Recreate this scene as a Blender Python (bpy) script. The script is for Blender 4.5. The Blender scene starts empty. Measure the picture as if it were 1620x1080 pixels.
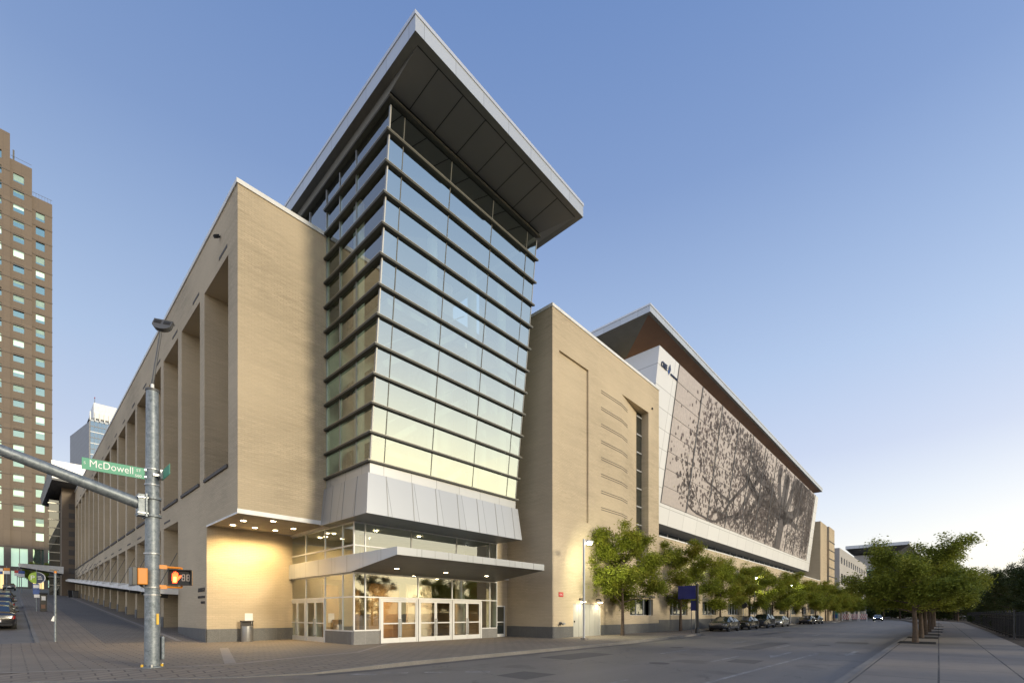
import bpy, bmesh, math, random
from mathutils import Vector, Matrix
import numpy as np
R = math.radians
C = bpy.context.scene.collection
SC = bpy.context.scene

# ---------------------------------------------------------------- camera, sky, sun, exposure
# world axes: +X runs along the main street (away, to the right), +Y runs up the side street (away, to the left)
HEAD = math.atan(675.0 / 731.163)                       # camera heading above +X
cam_d = bpy.data.cameras.new('camera')
cam = bpy.data.objects.new('camera', cam_d)
C.objects.link(cam)
cam.location = (0, 0, 1.6)
cam.rotation_euler = (R(90), 0, HEAD - R(90))
cam_d.sensor_width = 36.0
cam_d.lens = 731.163 / 1620 * 36
cam_d.shift_y = (970 - 540) / 1620
cam_d.clip_start = 0.1
cam_d.clip_end = 8000
SC.camera = cam
GLOW_AZ = R(-72)                                         # middle of the broad afterglow
SUN_AZ = R(-80)                                          # direction to the sun, from +X, in the XY plane
SUN_EL = R(3.2)
W = bpy.data.worlds.new('World')
SC.world = W
W.use_nodes = True
wn = W.node_tree
wn.nodes.clear()
w_out = wn.nodes.new('ShaderNodeOutputWorld')
w_bg = wn.nodes.new('ShaderNodeBackground')
w_sky = wn.nodes.new('ShaderNodeTexSky')
w_sky.sky_type = 'NISHITA'
w_sky.sun_disc = False
w_sky.sun_elevation = SUN_EL
w_sky.sun_rotation = R(90) - SUN_AZ
w_sky.altitude = 100
w_sky.air_density = 1.0
w_sky.dust_density = 0.6
w_sky.ozone_density = 2.0
w_bg.inputs['Strength'].default_value = 0.15
def wmath(op, a, b=None, clamp=False):
    n = wn.nodes.new('ShaderNodeMath'); n.operation = op; n.use_clamp = clamp
    for k, q in enumerate((a, b)):
        if q is None: continue
        if isinstance(q, (int, float)): n.inputs[k].default_value = q
        else: wn.links.new(q, n.inputs[k])
    return n.outputs[0]
def wmix(fac, a, b, blend='MIX'):
    n = wn.nodes.new('ShaderNodeMix'); n.data_type = 'RGBA'; n.blend_type = blend; n.clamp_result = False
    for sock, q in ((n.inputs[0], fac), (n.inputs[6], a), (n.inputs[7], b)):
        if isinstance(q, (int, float)): sock.default_value = q
        elif isinstance(q, tuple): sock.default_value = (*q, 1)
        else: wn.links.new(q, sock)
    return n.outputs[2]
w_tc = wn.nodes.new('ShaderNodeTexCoord')
w_sep = wn.nodes.new('ShaderNodeSeparateXYZ')
wn.links.new(w_tc.outputs['Generated'], w_sep.inputs[0])
# clear dusk air: colour of the sky by height, warmer and brighter towards the set sun
w_ramp = wn.nodes.new('ShaderNodeValToRGB')
els = w_ramp.color_ramp.elements
SKY = ((0.0, (.90, .86, .82)), (.10, (.86, .86, .86)), (.19, (.70, .755, .86)), (.28, (.55, .62, .80)), (.42, (.42, .535, .755)), (.54, (.315, .43, .67)), (.66, (.215, .32, .575)), (.80, (.15, .25, .51)), (1.0, (.12, .20, .44)))
while len(els) < len(SKY): els.new(0.5)
for el, (p, c) in zip(els, SKY):
    el.position = p; el.color = (*c, 1)
wn.links.new(w_sep.outputs[2], w_ramp.inputs[0])
sdot = wmath('ADD', wmath('MULTIPLY', w_sep.outputs[0], math.cos(GLOW_AZ)), wmath('MULTIPLY', w_sep.outputs[1], math.sin(GLOW_AZ)))
side = wmath('ADD', wmath('MULTIPLY', sdot, 0.10), 1.0)                     # darker away from the sun
w_pos = wmath('MAXIMUM', sdot, 0.0)
low = wmath('POWER', wmath('SUBTRACT', 1.0, w_sep.outputs[2], True), 5.0)
glow = wmath('MULTIPLY', wmath('POWER', w_pos, 2.0), low)
w_c = wmix(1.0, w_ramp.outputs[0], side, 'MULTIPLY')
w_c = wmix(glow, w_c, (2.55, 2.05, 1.05))
back = wmath('MULTIPLY', wmath('MAXIMUM', wmath('MULTIPLY', w_sep.outputs[0], -1.0), 0.0), 0.62)   # added brightness in the unseen sky behind, fills walls facing -X
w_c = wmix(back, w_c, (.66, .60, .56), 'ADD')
w_c = wmix(1.0, w_c, (2.68, 2.68, 2.66), 'MULTIPLY')
w_c = wmix(0.08, w_c, w_sky.outputs[0])
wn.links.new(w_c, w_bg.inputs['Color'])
wn.links.new(w_bg.outputs[0], w_out.inputs['Surface'])
sun_d = bpy.data.lights.new('sun', 'SUN')
sun_d.energy = 0.9
sun_d.angle = R(8)
sun_d.color = (1.0, 0.88, 0.66)
sun = bpy.data.objects.new('sun', sun_d)
C.objects.link(sun)
sun.rotation_euler = Vector((math.cos(SUN_AZ) * math.cos(R(14)), math.sin(SUN_AZ) * math.cos(R(14)), math.sin(R(14)))).to_track_quat('Z', 'Y').to_euler()
SC.view_settings.view_transform = 'Standard'
SC.view_settings.look = 'None'
SC.view_settings.gamma = 1
SC.view_settings.exposure = 1.52
SC.cycles.max_bounces = 8
SC.cycles.transparent_max_bounces = 16
SC.cycles.glossy_bounces = 4
SC.cycles.diffuse_bounces = 3
SC.cycles.caustics_reflective = False
SC.cycles.caustics_refractive = False
SC.cycles.sample_clamp_indirect = 4.0

# ---------------------------------------------------------------- materials
def new_mat(name):
    m = bpy.data.materials.new(name)
    m.use_nodes = True
    nt = m.node_tree
    return m, nt, nt.nodes['Principled BSDF']

def N(nt, t, **kw):
    n = nt.nodes.new(t)
    for k, v in kw.items():
        if k in n.inputs:
            n.inputs[k].default_value = v
        else:
            setattr(n, k, v)
    return n

def rgba(c):
    return (c[0], c[1], c[2], 1.0)

def mixc(nt, fac, a, b, blend='MIX'):
    n = nt.nodes.new('ShaderNodeMix')
    n.data_type = 'RGBA'
    n.blend_type = blend
    for sock, v in ((n.inputs[0], fac), (n.inputs[6], a), (n.inputs[7], b)):
        if hasattr(v, 'is_output') or isinstance(v, bpy.types.NodeSocket):
            nt.links.new(v, sock)
        elif isinstance(v, (int, float)):
            sock.default_value = v
        else:
            sock.default_value = rgba(v)
    return n.outputs[2]

def ramp(nt, src, p0, p1):
    n = N(nt, 'ShaderNodeMapRange')
    n.inputs[1].default_value = p0
    n.inputs[2].default_value = p1
    nt.links.new(src, n.inputs[0])
    return n.outputs[0]

def wall_vec(nt):
    """running coordinate along any axis-aligned wall, and height"""
    g = N(nt, 'ShaderNodeNewGeometry')
    s = N(nt, 'ShaderNodeSeparateXYZ')
    nt.links.new(g.outputs['Position'], s.inputs[0])
    a = N(nt, 'ShaderNodeMath', operation='ADD')
    nt.links.new(s.outputs[0], a.inputs[0])
    nt.links.new(s.outputs[1], a.inputs[1])
    c = N(nt, 'ShaderNodeCombineXYZ')
    nt.links.new(a.outputs[0], c.inputs[0])
    nt.links.new(s.outputs[2], c.inputs[1])
    return c.outputs[0]

def noise(nt, vec, scale, detail=4, rough=0.6, mul=None):
    if mul:
        m = N(nt, 'ShaderNodeVectorMath', operation='MULTIPLY')
        m.inputs[1].default_value = mul
        nt.links.new(vec, m.inputs[0])
        vec = m.outputs[0]
    n = N(nt, 'ShaderNodeTexNoise')
    n.inputs['Scale'].default_value = scale
    n.inputs['Detail'].default_value = detail
    n.inputs['Roughness'].default_value = rough
    nt.links.new(vec, n.inputs['Vector'])
    return n.outputs['Fac']

def pos(nt):
    return N(nt, 'ShaderNodeNewGeometry').outputs['Position']

def plain(name, col, rough=0.6, metal=0.0, var=0.12, scale=1.5, spec=0.5, bump=0.0, fine=0.0):
    m, nt, p = new_mat(name)
    v = pos(nt)
    f = noise(nt, v, scale, 5)
    c = mixc(nt, ramp(nt, f, 0.3, 0.7), [x * (1 - var) for x in col], [min(1, x * (1 + var)) for x in col])
    if fine:
        f2 = noise(nt, v, scale * 30, 2)
        c = mixc(nt, ramp(nt, f2, 0.35, 0.65), c, [x * (1 - fine) for x in col])
    nt.links.new(c, p.inputs['Base Color'])
    p.inputs['Roughness'].default_value = rough
    p.inputs['Metallic'].default_value = metal
    p.inputs['Specular IOR Level'].default_value = spec
    if bump:
        b = N(nt, 'ShaderNodeBump')
        b.inputs['Strength'].default_value = bump
        b.inputs['Distance'].default_value = 0.02
        nt.links.new(noise(nt, v, scale * 25, 3), b.inputs['Height'])
        nt.links.new(b.outputs[0], p.inputs['Normal'])
    return m

def brick(name, c1, c2, mortar, bw=0.30, rh=0.10, ms=0.012, streak=0.30, rough=0.85):
    m, nt, p = new_mat(name)
    v = wall_vec(nt)
    b = N(nt, 'ShaderNodeTexBrick')
    b.inputs['Scale'].default_value = 1.0
    b.inputs['Brick Width'].default_value = bw
    b.inputs['Row Height'].default_value = rh
    b.inputs['Mortar Size'].default_value = ms
    b.inputs['Mortar Smooth'].default_value = 0.3
    b.inputs['Bias'].default_value = 0.0
    b.inputs['Color1'].default_value = rgba(c1)
    b.inputs['Color2'].default_value = rgba(c2)
    b.inputs['Mortar'].default_value = rgba(mortar)
    nt.links.new(v, b.inputs['Vector'])
    s1 = noise(nt, v, 1.0, 5, 0.65, (0.22, 1.9, 1))
    s2 = noise(nt, v, 1.0, 4, 0.6, (0.9, 6.5, 1))
    s3 = noise(nt, v, 0.13, 3, 0.5)
    c = mixc(nt, ramp(nt, s1, 0.42, 0.78), b.outputs['Color'], [x * (1 - streak) for x in c1])
    s4 = noise(nt, v, 1.0, 2, 0.5, (3.2, 9.8, 1))
    c = mixc(nt, ramp(nt, s4, 0.50, 0.72), c, [x * 0.80 for x in c1])
    c = mixc(nt, ramp(nt, s2, 0.50, 0.80), c, [x * (1 - streak * 1.3) for x in c1])
    c = mixc(nt, ramp(nt, s3, 0.3, 0.75), c, [x * 1.06 for x in c2])
    nt.links.new(c, p.inputs['Base Color'])
    p.inputs['Roughness'].default_value = rough
    p.inputs['Specular IOR Level'].default_value = 0.25
    bp = N(nt, 'ShaderNodeBump')
    bp.inputs['Strength'].default_value = 0.5
    bp.inputs['Distance'].default_value = 0.012
    inv = N(nt, 'ShaderNodeMath', operation='SUBTRACT')
    inv.inputs[0].default_value = 1.0
    nt.links.new(b.outputs['Fac'], inv.inputs[1])
    nt.links.new(inv.outputs[0], bp.inputs['Height'])
    nt.links.new(bp.outputs[0], p.inputs['Normal'])
    return m

def panels(name, col, pw, ph, gap=0.012, rough=0.38, metal=0.55, var=0.05, seam=0.35):
    """metal sheet cladding with its joints"""
    m, nt, p = new_mat(name)
    v = wall_vec(nt)
    b = N(nt, 'ShaderNodeTexBrick')
    b.offset = 0.0
    b.inputs['Scale'].default_value = 1.0
    b.inputs['Brick Width'].default_value = pw
    b.inputs['Row Height'].default_value = ph
    b.inputs['Mortar Size'].default_value = gap
    b.inputs['Color1'].default_value = rgba([x * (1 - var) for x in col])
    b.inputs['Color2'].default_value = rgba([min(1, x * (1 + var)) for x in col])
    b.inputs['Mortar'].default_value = rgba([x * seam for x in col])
    nt.links.new(v, b.inputs['Vector'])
    f = noise(nt, v, 0.7, 4)
    c = mixc(nt, ramp(nt, f, 0.35, 0.75), b.outputs['Color'], [x * 0.92 for x in col], 'MIX')
    nt.links.new(mixc(nt, 0.35, b.outputs['Color'], c), p.inputs['Base Color'])
    p.inputs['Roughness'].default_value = rough
    p.inputs['Metallic'].default_value = metal
    return m

def glass(name, tint=(0.62, 0.74, 0.70), base=0.30, refl=(0.93, 0.97, 0.96), ior=1.55, dark=None, wob=0.0):
    m, nt, p = new_mat(name)
    nt.nodes.remove(p)
    out = nt.nodes['Material Output']
    g = N(nt, 'ShaderNodeBsdfGlossy')
    g.inputs['Color'].default_value = rgba(refl)
    g.inputs['Roughness'].default_value = 0.0
    if dark is None:
        t = N(nt, 'ShaderNodeBsdfTransparent')
        t.inputs['Color'].default_value = rgba(tint)
    else:
        t = N(nt, 'ShaderNodeBsdfDiffuse')
        t.inputs['Color'].default_value = rgba(dark)
    fr = N(nt, 'ShaderNodeFresnel')
    fr.inputs['IOR'].default_value = ior
    a = N(nt, 'ShaderNodeMath', operation='ADD')
    a.use_clamp = True
    a.inputs[1].default_value = base
    nt.links.new(fr.outputs[0], a.inputs[0])
    mx = N(nt, 'ShaderNodeMixShader')
    nt.links.new(a.outputs[0], mx.inputs[0])
    nt.links.new(t.outputs[0], mx.inputs[1])
    nt.links.new(g.outputs[0], mx.inputs[2])
    nt.links.new(mx.outputs[0], out.inputs['Surface'])
    if wob:
        b = N(nt, 'ShaderNodeBump')
        b.inputs['Strength'].default_value = wob
        b.inputs['Distance'].default_value = 0.05
        nt.links.new(noise(nt, pos(nt), 0.55, 1), b.inputs['Height'])
        nt.links.new(b.outputs[0], g.inputs['Normal'])
    return m

def emit(name, col, s):
    m, nt, p = new_mat(name)
    p.inputs['Base Color'].default_value = rgba(col)
    p.inputs['Emission Color'].default_value = rgba(col)
    p.inputs['Emission Strength'].default_value = s
    return m

def leafmat(name, c_dark, c_mid, c_tip, scale=0.9, tipz=None):
    m, nt, p = new_mat(name)
    v = pos(nt)
    c = mixc(nt, ramp(nt, noise(nt, v, scale, 3), 0.35, 0.65), c_dark, c_mid)
    c = mixc(nt, ramp(nt, noise(nt, v, scale * 0.6, 2), 0.5, 0.72), c, c_tip)
    c = mixc(nt, ramp(nt, noise(nt, v, scale * 9, 2), 0.3, 0.7), c, [x * 1.35 for x in c_mid])
    nt.links.new(c, p.inputs['Base Color'])
    p.inputs['Roughness'].default_value = 0.6
    p.inputs['Specular IOR Level'].default_value = 0.25
    tr = N(nt, 'ShaderNodeBsdfTranslucent')
    nt.links.new(c, tr.inputs['Color'])
    mx = N(nt, 'ShaderNodeMixShader')
    mx.inputs[0].default_value = 0.35
    nt.links.new(p.outputs[0], mx.inputs[1])
    nt.links.new(tr.outputs[0], mx.inputs[2])
    nt.links.new(mx.outputs[0], nt.nodes['Material Output'].inputs['Surface'])
    return m

def granite(name, col, rough=0.55):
    m, nt, p = new_mat(name)
    v = pos(nt)
    c = mixc(nt, ramp(nt, noise(nt, v, 22, 5, 0.8), 0.35, 0.65), [x * 0.6 for x in col], [x * 1.35 for x in col])
    c = mixc(nt, ramp(nt, noise(nt, v, 2.2, 3), 0.45, 0.7), c, [x * 0.85 for x in col])
    b = N(nt, 'ShaderNodeTexBrick')
    b.offset = 0.0
    b.inputs['Scale'].default_value = 1.0
    b.inputs['Brick Width'].default_value = 1.5
    b.inputs['Row Height'].default_value = 9.0
    b.inputs['Mortar Size'].default_value = 0.012
    b.inputs['Color1'].default_value = (1, 1, 1, 1)
    b.inputs['Color2'].default_value = (0.93, 0.93, 0.93, 1)
    b.inputs['Mortar'].default_value = (1.3, 1.3, 1.3, 1)
    nt.links.new(wall_vec(nt), b.inputs['Vector'])
    nt.links.new(mixc(nt, 1.0, c, b.outputs['Color'], 'MULTIPLY'), p.inputs['Base Color'])
    p.inputs['Roughness'].default_value = rough
    return m

def asphalt(name, col):
    m, nt, p = new_mat(name)
    v = pos(nt)
    c = mixc(nt, ramp(nt, noise(nt, v, 0.35, 6, 0.7, (0.06, 1.1, 1)), 0.35, 0.68), [x * 0.70 for x in col], [x * 1.35 for x in col])
    c = mixc(nt, ramp(nt, noise(nt, v, 60, 2), 0.3, 0.7), c, [x * 1.25 for x in col])
    c = mixc(nt, ramp(nt, noise(nt, v, 0.5, 4), 0.58, 0.66), c, [x * 0.8 for x in col])
    vo = N(nt, 'ShaderNodeTexVoronoi', feature='DISTANCE_TO_EDGE')
    vo.inputs['Scale'].default_value = 0.16
    vm = N(nt, 'ShaderNodeVectorMath', operation='ADD')
    nz = N(nt, 'ShaderNodeTexNoise')
    nz.inputs['Scale'].default_value = 0.8
    nz.inputs['Detail'].default_value = 6
    nt.links.new(v, nz.inputs['Vector'])
    sc = N(nt, 'ShaderNodeVectorMath', operation='SCALE')
    sc.inputs['Scale'].default_value = 2.4
    nt.links.new(nz.outputs['Color'], sc.inputs[0])
    nt.links.new(v, vm.inputs[0])
    nt.links.new(sc.outputs[0], vm.inputs[1])
    nt.links.new(vm.outputs[0], vo.inputs['Vector'])
    c = mixc(nt, ramp(nt, vo.outputs['Distance'], 0.004, 0.0), c, [x * 0.45 for x in col])
    nt.links.new(c, p.inputs['Base Color'])
    p.inputs['Roughness'].default_value = 0.62
    b = N(nt, 'ShaderNodeBump')
    b.inputs['Strength'].default_value = 0.35
    b.inputs['Distance'].default_value = 0.01
    nt.links.new(noise(nt, v, 45, 3), b.inputs['Height'])
    nt.links.new(b.outputs[0], p.inputs['Normal'])
    return m

def paver(name, c1, c2, mortar, bw, rh, ms=0.02, offset=0.5, rough=0.75, stain=0.25, rot=0.0):
    m, nt, p = new_mat(name)
    v = pos(nt)
    mp = N(nt, 'ShaderNodeMapping')
    mp.inputs['Rotation'].default_value = (0, 0, rot)
    nt.links.new(v, mp.inputs[0])
    b = N(nt, 'ShaderNodeTexBrick')
    b.offset = offset
    b.inputs['Scale'].default_value = 1.0
    b.inputs['Brick Width'].default_value = bw
    b.inputs['Row Height'].default_value = rh
    b.inputs['Mortar Size'].default_value = ms
    b.inputs['Mortar Smooth'].default_value = 0.2
    b.inputs['Color1'].default_value = rgba(c1)
    b.inputs['Color2'].default_value = rgba(c2)
    b.inputs['Mortar'].default_value = rgba(mortar)
    nt.links.new(mp.outputs[0], b.inputs['Vector'])
    c = mixc(nt, ramp(nt, noise(nt, v, 0.45, 6, 0.7), 0.45, 0.75), b.outputs['Color'], [x * (1 - stain) for x in c1])
    c = mixc(nt, ramp(nt, noise(nt, v, 5.0, 4, 0.7), 0.55, 0.8), c, [x * (1 - stain) for x in c2])
    nt.links.new(c, p.inputs['Base Color'])
    p.inputs['Roughness'].default_value = rough
    bp = N(nt, 'ShaderNodeBump')
    bp.inputs['Strength'].default_value = 0.6
    bp.inputs['Distance'].default_value = 0.01
    inv = N(nt, 'ShaderNodeMath', operation='SUBTRACT')
    inv.inputs[0].default_value = 1.0
    nt.links.new(b.outputs['Fac'], inv.inputs[1])
    nt.links.new(inv.outputs[0], bp.inputs['Height'])
    nt.links.new(bp.outputs[0], p.inputs['Normal'])
    return m

def galvanised(name):
    m, nt, p = new_mat(name)
    tc = N(nt, 'ShaderNodeTexCoord')
    v = tc.outputs['Object']
    c = mixc(nt, ramp(nt, noise(nt, v, 9, 4, 0.7), 0.38, 0.62), (0.12, 0.145, 0.16), (0.31, 0.34, 0.36))
    vo = N(nt, 'ShaderNodeTexVoronoi')
    vo.inputs['Scale'].default_value = 26
    nt.links.new(v, vo.inputs['Vector'])
    c = mixc(nt, ramp(nt, vo.outputs['Color'], 0.2, 0.9), c, (0.22, 0.25, 0.27))
    nt.links.new(c, p.inputs['Base Color'])
    p.inputs['Metallic'].default_value = 0.45
    p.inputs['Roughness'].default_value = 0.5
    return m

M = {}
M['brick'] = brick('tan_brick', (0.50, 0.415, 0.290), (0.555, 0.46, 0.322), (0.35, 0.285, 0.205))
M['brick_far'] = brick('tan_brick_far', (0.46, 0.37, 0.25), (0.49, 0.40, 0.27), (0.40, 0.32, 0.22), 0.6, 0.2, 0.01)
M['coping'] = plain('white_coping', (0.72, 0.72, 0.70), 0.5, 0.1)
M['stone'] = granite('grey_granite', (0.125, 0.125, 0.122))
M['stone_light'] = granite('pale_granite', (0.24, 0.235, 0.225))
M['ledge'] = plain('dark_ledge_stone', (0.095, 0.085, 0.075), 0.8)
M['soffit'] = plain('soffit_plaster', (0.36, 0.32, 0.26), 0.8)
M['alu_band'] = panels('pale_metal_band', (0.52, 0.53, 0.53), 1.62, 30, 0.012)
M['alu'] = panels('aluminium_cladding', (0.47, 0.485, 0.50), 1.62, 30, 0.012)
M['alu_roof'] = panels('roof_fascia_metal', (0.50, 0.53, 0.555), 1.70, 30, 0.010, 0.42, 0.5)
M['alu_plain'] = plain('silver_metal', (0.62, 0.63, 0.64), 0.4, 0.6, 0.05)
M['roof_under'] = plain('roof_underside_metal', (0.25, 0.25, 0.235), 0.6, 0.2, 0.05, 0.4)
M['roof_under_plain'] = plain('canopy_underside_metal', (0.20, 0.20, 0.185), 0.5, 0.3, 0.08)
M['door_grey'] = plain('grey_painted_door', (0.40, 0.395, 0.36), 0.5, 0, 0.04)
M['louver'] = plain('bronze_grey_metal', (0.085, 0.085, 0.072), 0.5, 0.2, 0.06)
M['louver_lip'] = plain('louvre_lip_metal', (0.42, 0.40, 0.34), 0.4, 0.6, 0.05)
M['mull'] = plain('anodised_frame', (0.33, 0.33, 0.32), 0.4, 0.6, 0.05)
M['white_frame'] = plain('white_door_frame', (0.74, 0.74, 0.72), 0.4, 0.15, 0.04)
M['glass'] = glass('tower_glass', (0.66, 0.82, 0.77), 0.56, (0.90, 0.99, 0.95))
M['glass_left'] = glass('tower_side_glass', (0.66, 0.78, 0.72), 0.16)
M['glass_low'] = glass('storefront_glass', (0.62, 0.70, 0.64), 0.30)
M['glass_clear'] = glass('door_glass', (0.80, 0.82, 0.76), 0.06)
M['glass_dark'] = glass('dark_window_glass', base=0.18, dark=(0.015, 0.02, 0.02))
M['glass_green'] = glass('green_office_glass', base=0.62, dark=(0.05, 0.10, 0.10), refl=(0.62, 0.88, 0.82), wob=0.25)
M['glass_blue'] = glass('blue_tower_glass', base=0.40, dark=(0.03, 0.07, 0.12), refl=(0.62, 0.82, 0.98))
M['interior'] = plain('interior_plaster', (0.72, 0.70, 0.66), 0.8)
M['interior_warm'] = plain('interior_orange_wall', (0.52, 0.34, 0.19), 0.8)
M['interior_floor'] = plain('lobby_floor', (0.25, 0.20, 0.16), 0.4)
M['dark'] = plain('dark_interior', (0.035, 0.035, 0.035), 0.8)
M['white_clad'] = panels('white_cladding', (0.70, 0.70, 0.69), 3.6, 1.72, 0.03, 0.45, 0.25, 0.03, 0.5)
M['mural'] = plain('pearl_mural_panel', (0.47, 0.415, 0.385), 0.5, 0.15, 0.10, 0.12, fine=0.10)
M['mural_ink'] = plain('mural_print_brown', (0.055, 0.042, 0.042), 0.55, 0.1, 0.35, 0.20)
M['mural_fleck'] = plain('mural_print_grey', (0.120, 0.095, 0.090), 0.55, 0.1, 0.45, 0.16)
M['mural_seam'] = plain('mural_joint_metal', (0.08, 0.08, 0.085), 0.6)
M['copper'] = plain('brown_soffit_board', (0.27, 0.155, 0.10), 0.7, 0, 0.15, 0.3)
M['office'] = panels('brown_granite_cladding', (0.158, 0.118, 0.082), 3.5, 3.52, 0.02, 0.6, 0.0, 0.06, 0.6)
M['office_low'] = plain('brown_granite_base', (0.135, 0.115, 0.10), 0.6)
M['office_dark'] = plain('office_groove', (0.15, 0.12, 0.095), 0.7)
M['blind'] = plain('pale_window_blind', (0.34, 0.50, 0.45), 0.7, 0, 0.12)
M['grey_clad'] = panels('grey_cladding', (0.20, 0.21, 0.23), 6, 3.4, 0.15, 0.5, 0.1, 0.06, 0.7)
M['concrete'] = panels('concrete_wall', (0.42, 0.40, 0.37), 6, 5, 0.04, 0.85, 0.0, 0.06, 0.8)
M['galv'] = galvanised('galvanised_steel')
M['green'] = plain('sign_green', (0.02, 0.30, 0.17), 0.45, 0, 0.04)
M['white'] = plain('sign_white', (0.85, 0.85, 0.83), 0.5, 0, 0.02)
M['blue'] = plain('sign_blue', (0.012, 0.018, 0.14), 0.45, 0, 0.2)
M['blue_bright'] = plain('sign_mid_blue', (0.03, 0.10, 0.36), 0.45, 0, 0.1)
M['navy'] = plain('sign_navy', (0.01, 0.03, 0.10), 0.45)
M['lime'] = plain('sign_lime', (0.30, 0.50, 0.03), 0.45)
M['red'] = plain('sign_red', (0.50, 0.03, 0.03), 0.45)
M['orange'] = plain('signal_orange', (0.72, 0.25, 0.02), 0.45, 0, 0.05)
M['yellow'] = plain('sticker_yellow', (0.75, 0.45, 0.03), 0.5)
M['black'] = plain('black_paint', (0.014, 0.014, 0.015), 0.4)
M['black_matt'] = plain('black_matt', (0.02, 0.02, 0.022), 0.8)
M['grey_fixture'] = plain('grey_fixture_paint', (0.10, 0.10, 0.10), 0.5, 0.2)
M['bin_steel'] = plain('stainless_bin', (0.42, 0.43, 0.44), 0.35, 0.85, 0.1)
M['led_hand'] = emit('signal_hand_lamp', (1.0, 0.06, 0.012), 2.6)
M['led_hand_core'] = emit('signal_hand_core', (1.0, 0.20, 0.045), 3.2)
M['led_off'] = plain('unlit_digit', (0.45, 0.38, 0.34), 0.5)
M['lamp_white'] = emit('street_lamp_lens', (1.0, 0.95, 0.82), 30.0)
M['lamp_warm'] = emit('downlight_lens', (1.0, 0.80, 0.50), 12.0)
M['lamp_wall'] = emit('wall_lamp_lens', (1.0, 0.86, 0.60), 14.0)
M['lit_room'] = emit('lit_room_wall', (1.0, 0.74, 0.32), 0.40)
M['lit_window'] = emit('lit_office_blind', (0.62, 0.86, 0.66), 0.20)
M['tail'] = plain('tail_lamp_red', (0.42, 0.02, 0.02), 0.2)
M['tail_on'] = emit('tail_lamp_lit', (1.0, 0.04, 0.03), 4.0)
M['head_on'] = emit('headlamp_lit', (1.0, 0.88, 0.62), 60.0)
M['head'] = plain('headlamp_lens', (0.65, 0.66, 0.66), 0.15, 0.2)
M['rubber'] = plain('tyre_rubber', (0.02, 0.02, 0.02), 0.85)
M['rim'] = plain('alloy_rim', (0.40, 0.41, 0.42), 0.35, 0.8)
M['car_glass'] = glass('car_glass', base=0.10, dark=(0.012, 0.016, 0.018))
M['asphalt'] = asphalt('asphalt', (0.135, 0.122, 0.108))
M['asphalt_patch'] = plain('patched_asphalt', (0.098, 0.090, 0.082), 0.75, 0, 0.25, 2.5, fine=0.2)
M['gutter'] = plain('concrete_gutter', (0.115, 0.105, 0.095), 0.8, 0, 0.3, 1.2, fine=0.25)
M['paint'] = plain('road_paint', (0.34, 0.33, 0.31), 0.8, 0, 0.5, 3.0, fine=0.55)
M['kerb'] = plain('granite_kerb', (0.215, 0.20, 0.18), 0.8, 0, 0.25, 1.2, fine=0.25)
M['pavers'] = paver('brown_pavers', (0.205, 0.172, 0.135), (0.235, 0.196, 0.152), (0.085, 0.07, 0.056), 0.62, 0.31, 0.022, 0.5)
M['pavers_dark'] = paver('grey_pavers', (0.135, 0.122, 0.108), (0.150, 0.136, 0.12), (0.075, 0.068, 0.06), 0.31, 0.62, 0.016, 0.5)
M['band'] = plain('concrete_band', (0.30, 0.265, 0.225), 0.8, 0, 0.15, 2.0, fine=0.12)
M['walk'] = paver('concrete_walk', (0.225, 0.192, 0.155), (0.243, 0.207, 0.168), (0.04, 0.036, 0.032), 3.05, 1.53, 0.022, 0.0, 0.8, 0.2)
M['grate'] = plain('tree_grate_soil', (0.035, 0.028, 0.022), 0.9, 0, 0.3, 6)
M['mulch'] = plain('mulch', (0.045, 0.032, 0.022), 0.95, 0, 0.3, 4, bump=0.5)
M['grass'] = plain('city_ground', (0.16, 0.15, 0.13), 0.95, 0, 0.3, 0.3)
M['bark'] = plain('bark', (0.095, 0.068, 0.05), 0.9, 0, 0.3, 8, bump=0.5)
M['leaf_a'] = leafmat('leaf_street', (0.110, 0.150, 0.018), (0.200, 0.225, 0.026), (0.280, 0.190, 0.032))
M['leaf_b'] = leafmat('leaf_walk', (0.120, 0.155, 0.022), (0.205, 0.230, 0.034), (0.260, 0.230, 0.038))
M['leaf_c'] = leafmat('leaf_dark', (0.024, 0.038, 0.010), (0.045, 0.062, 0.016), (0.080, 0.060, 0.016))
M['green_panel'] = plain('far_green_panel', (0.05, 0.30, 0.32), 0.5)

# ---------------------------------------------------------------- object helpers
def tag(o, label=None, cat=None, group=None, kind=None):
    if label: o['label'] = label
    if cat: o['category'] = cat
    if group: o['group'] = group
    if kind: o['kind'] = kind
    return o

def thing(name, loc, label, cat, group=None, rz=0.0):
    o = bpy.data.objects.new(name, None)
    C.objects.link(o)
    o.location = loc
    o.rotation_euler = (0, 0, rz)
    o.empty_display_size = 0.2
    return tag(o, label, cat, group)

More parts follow.
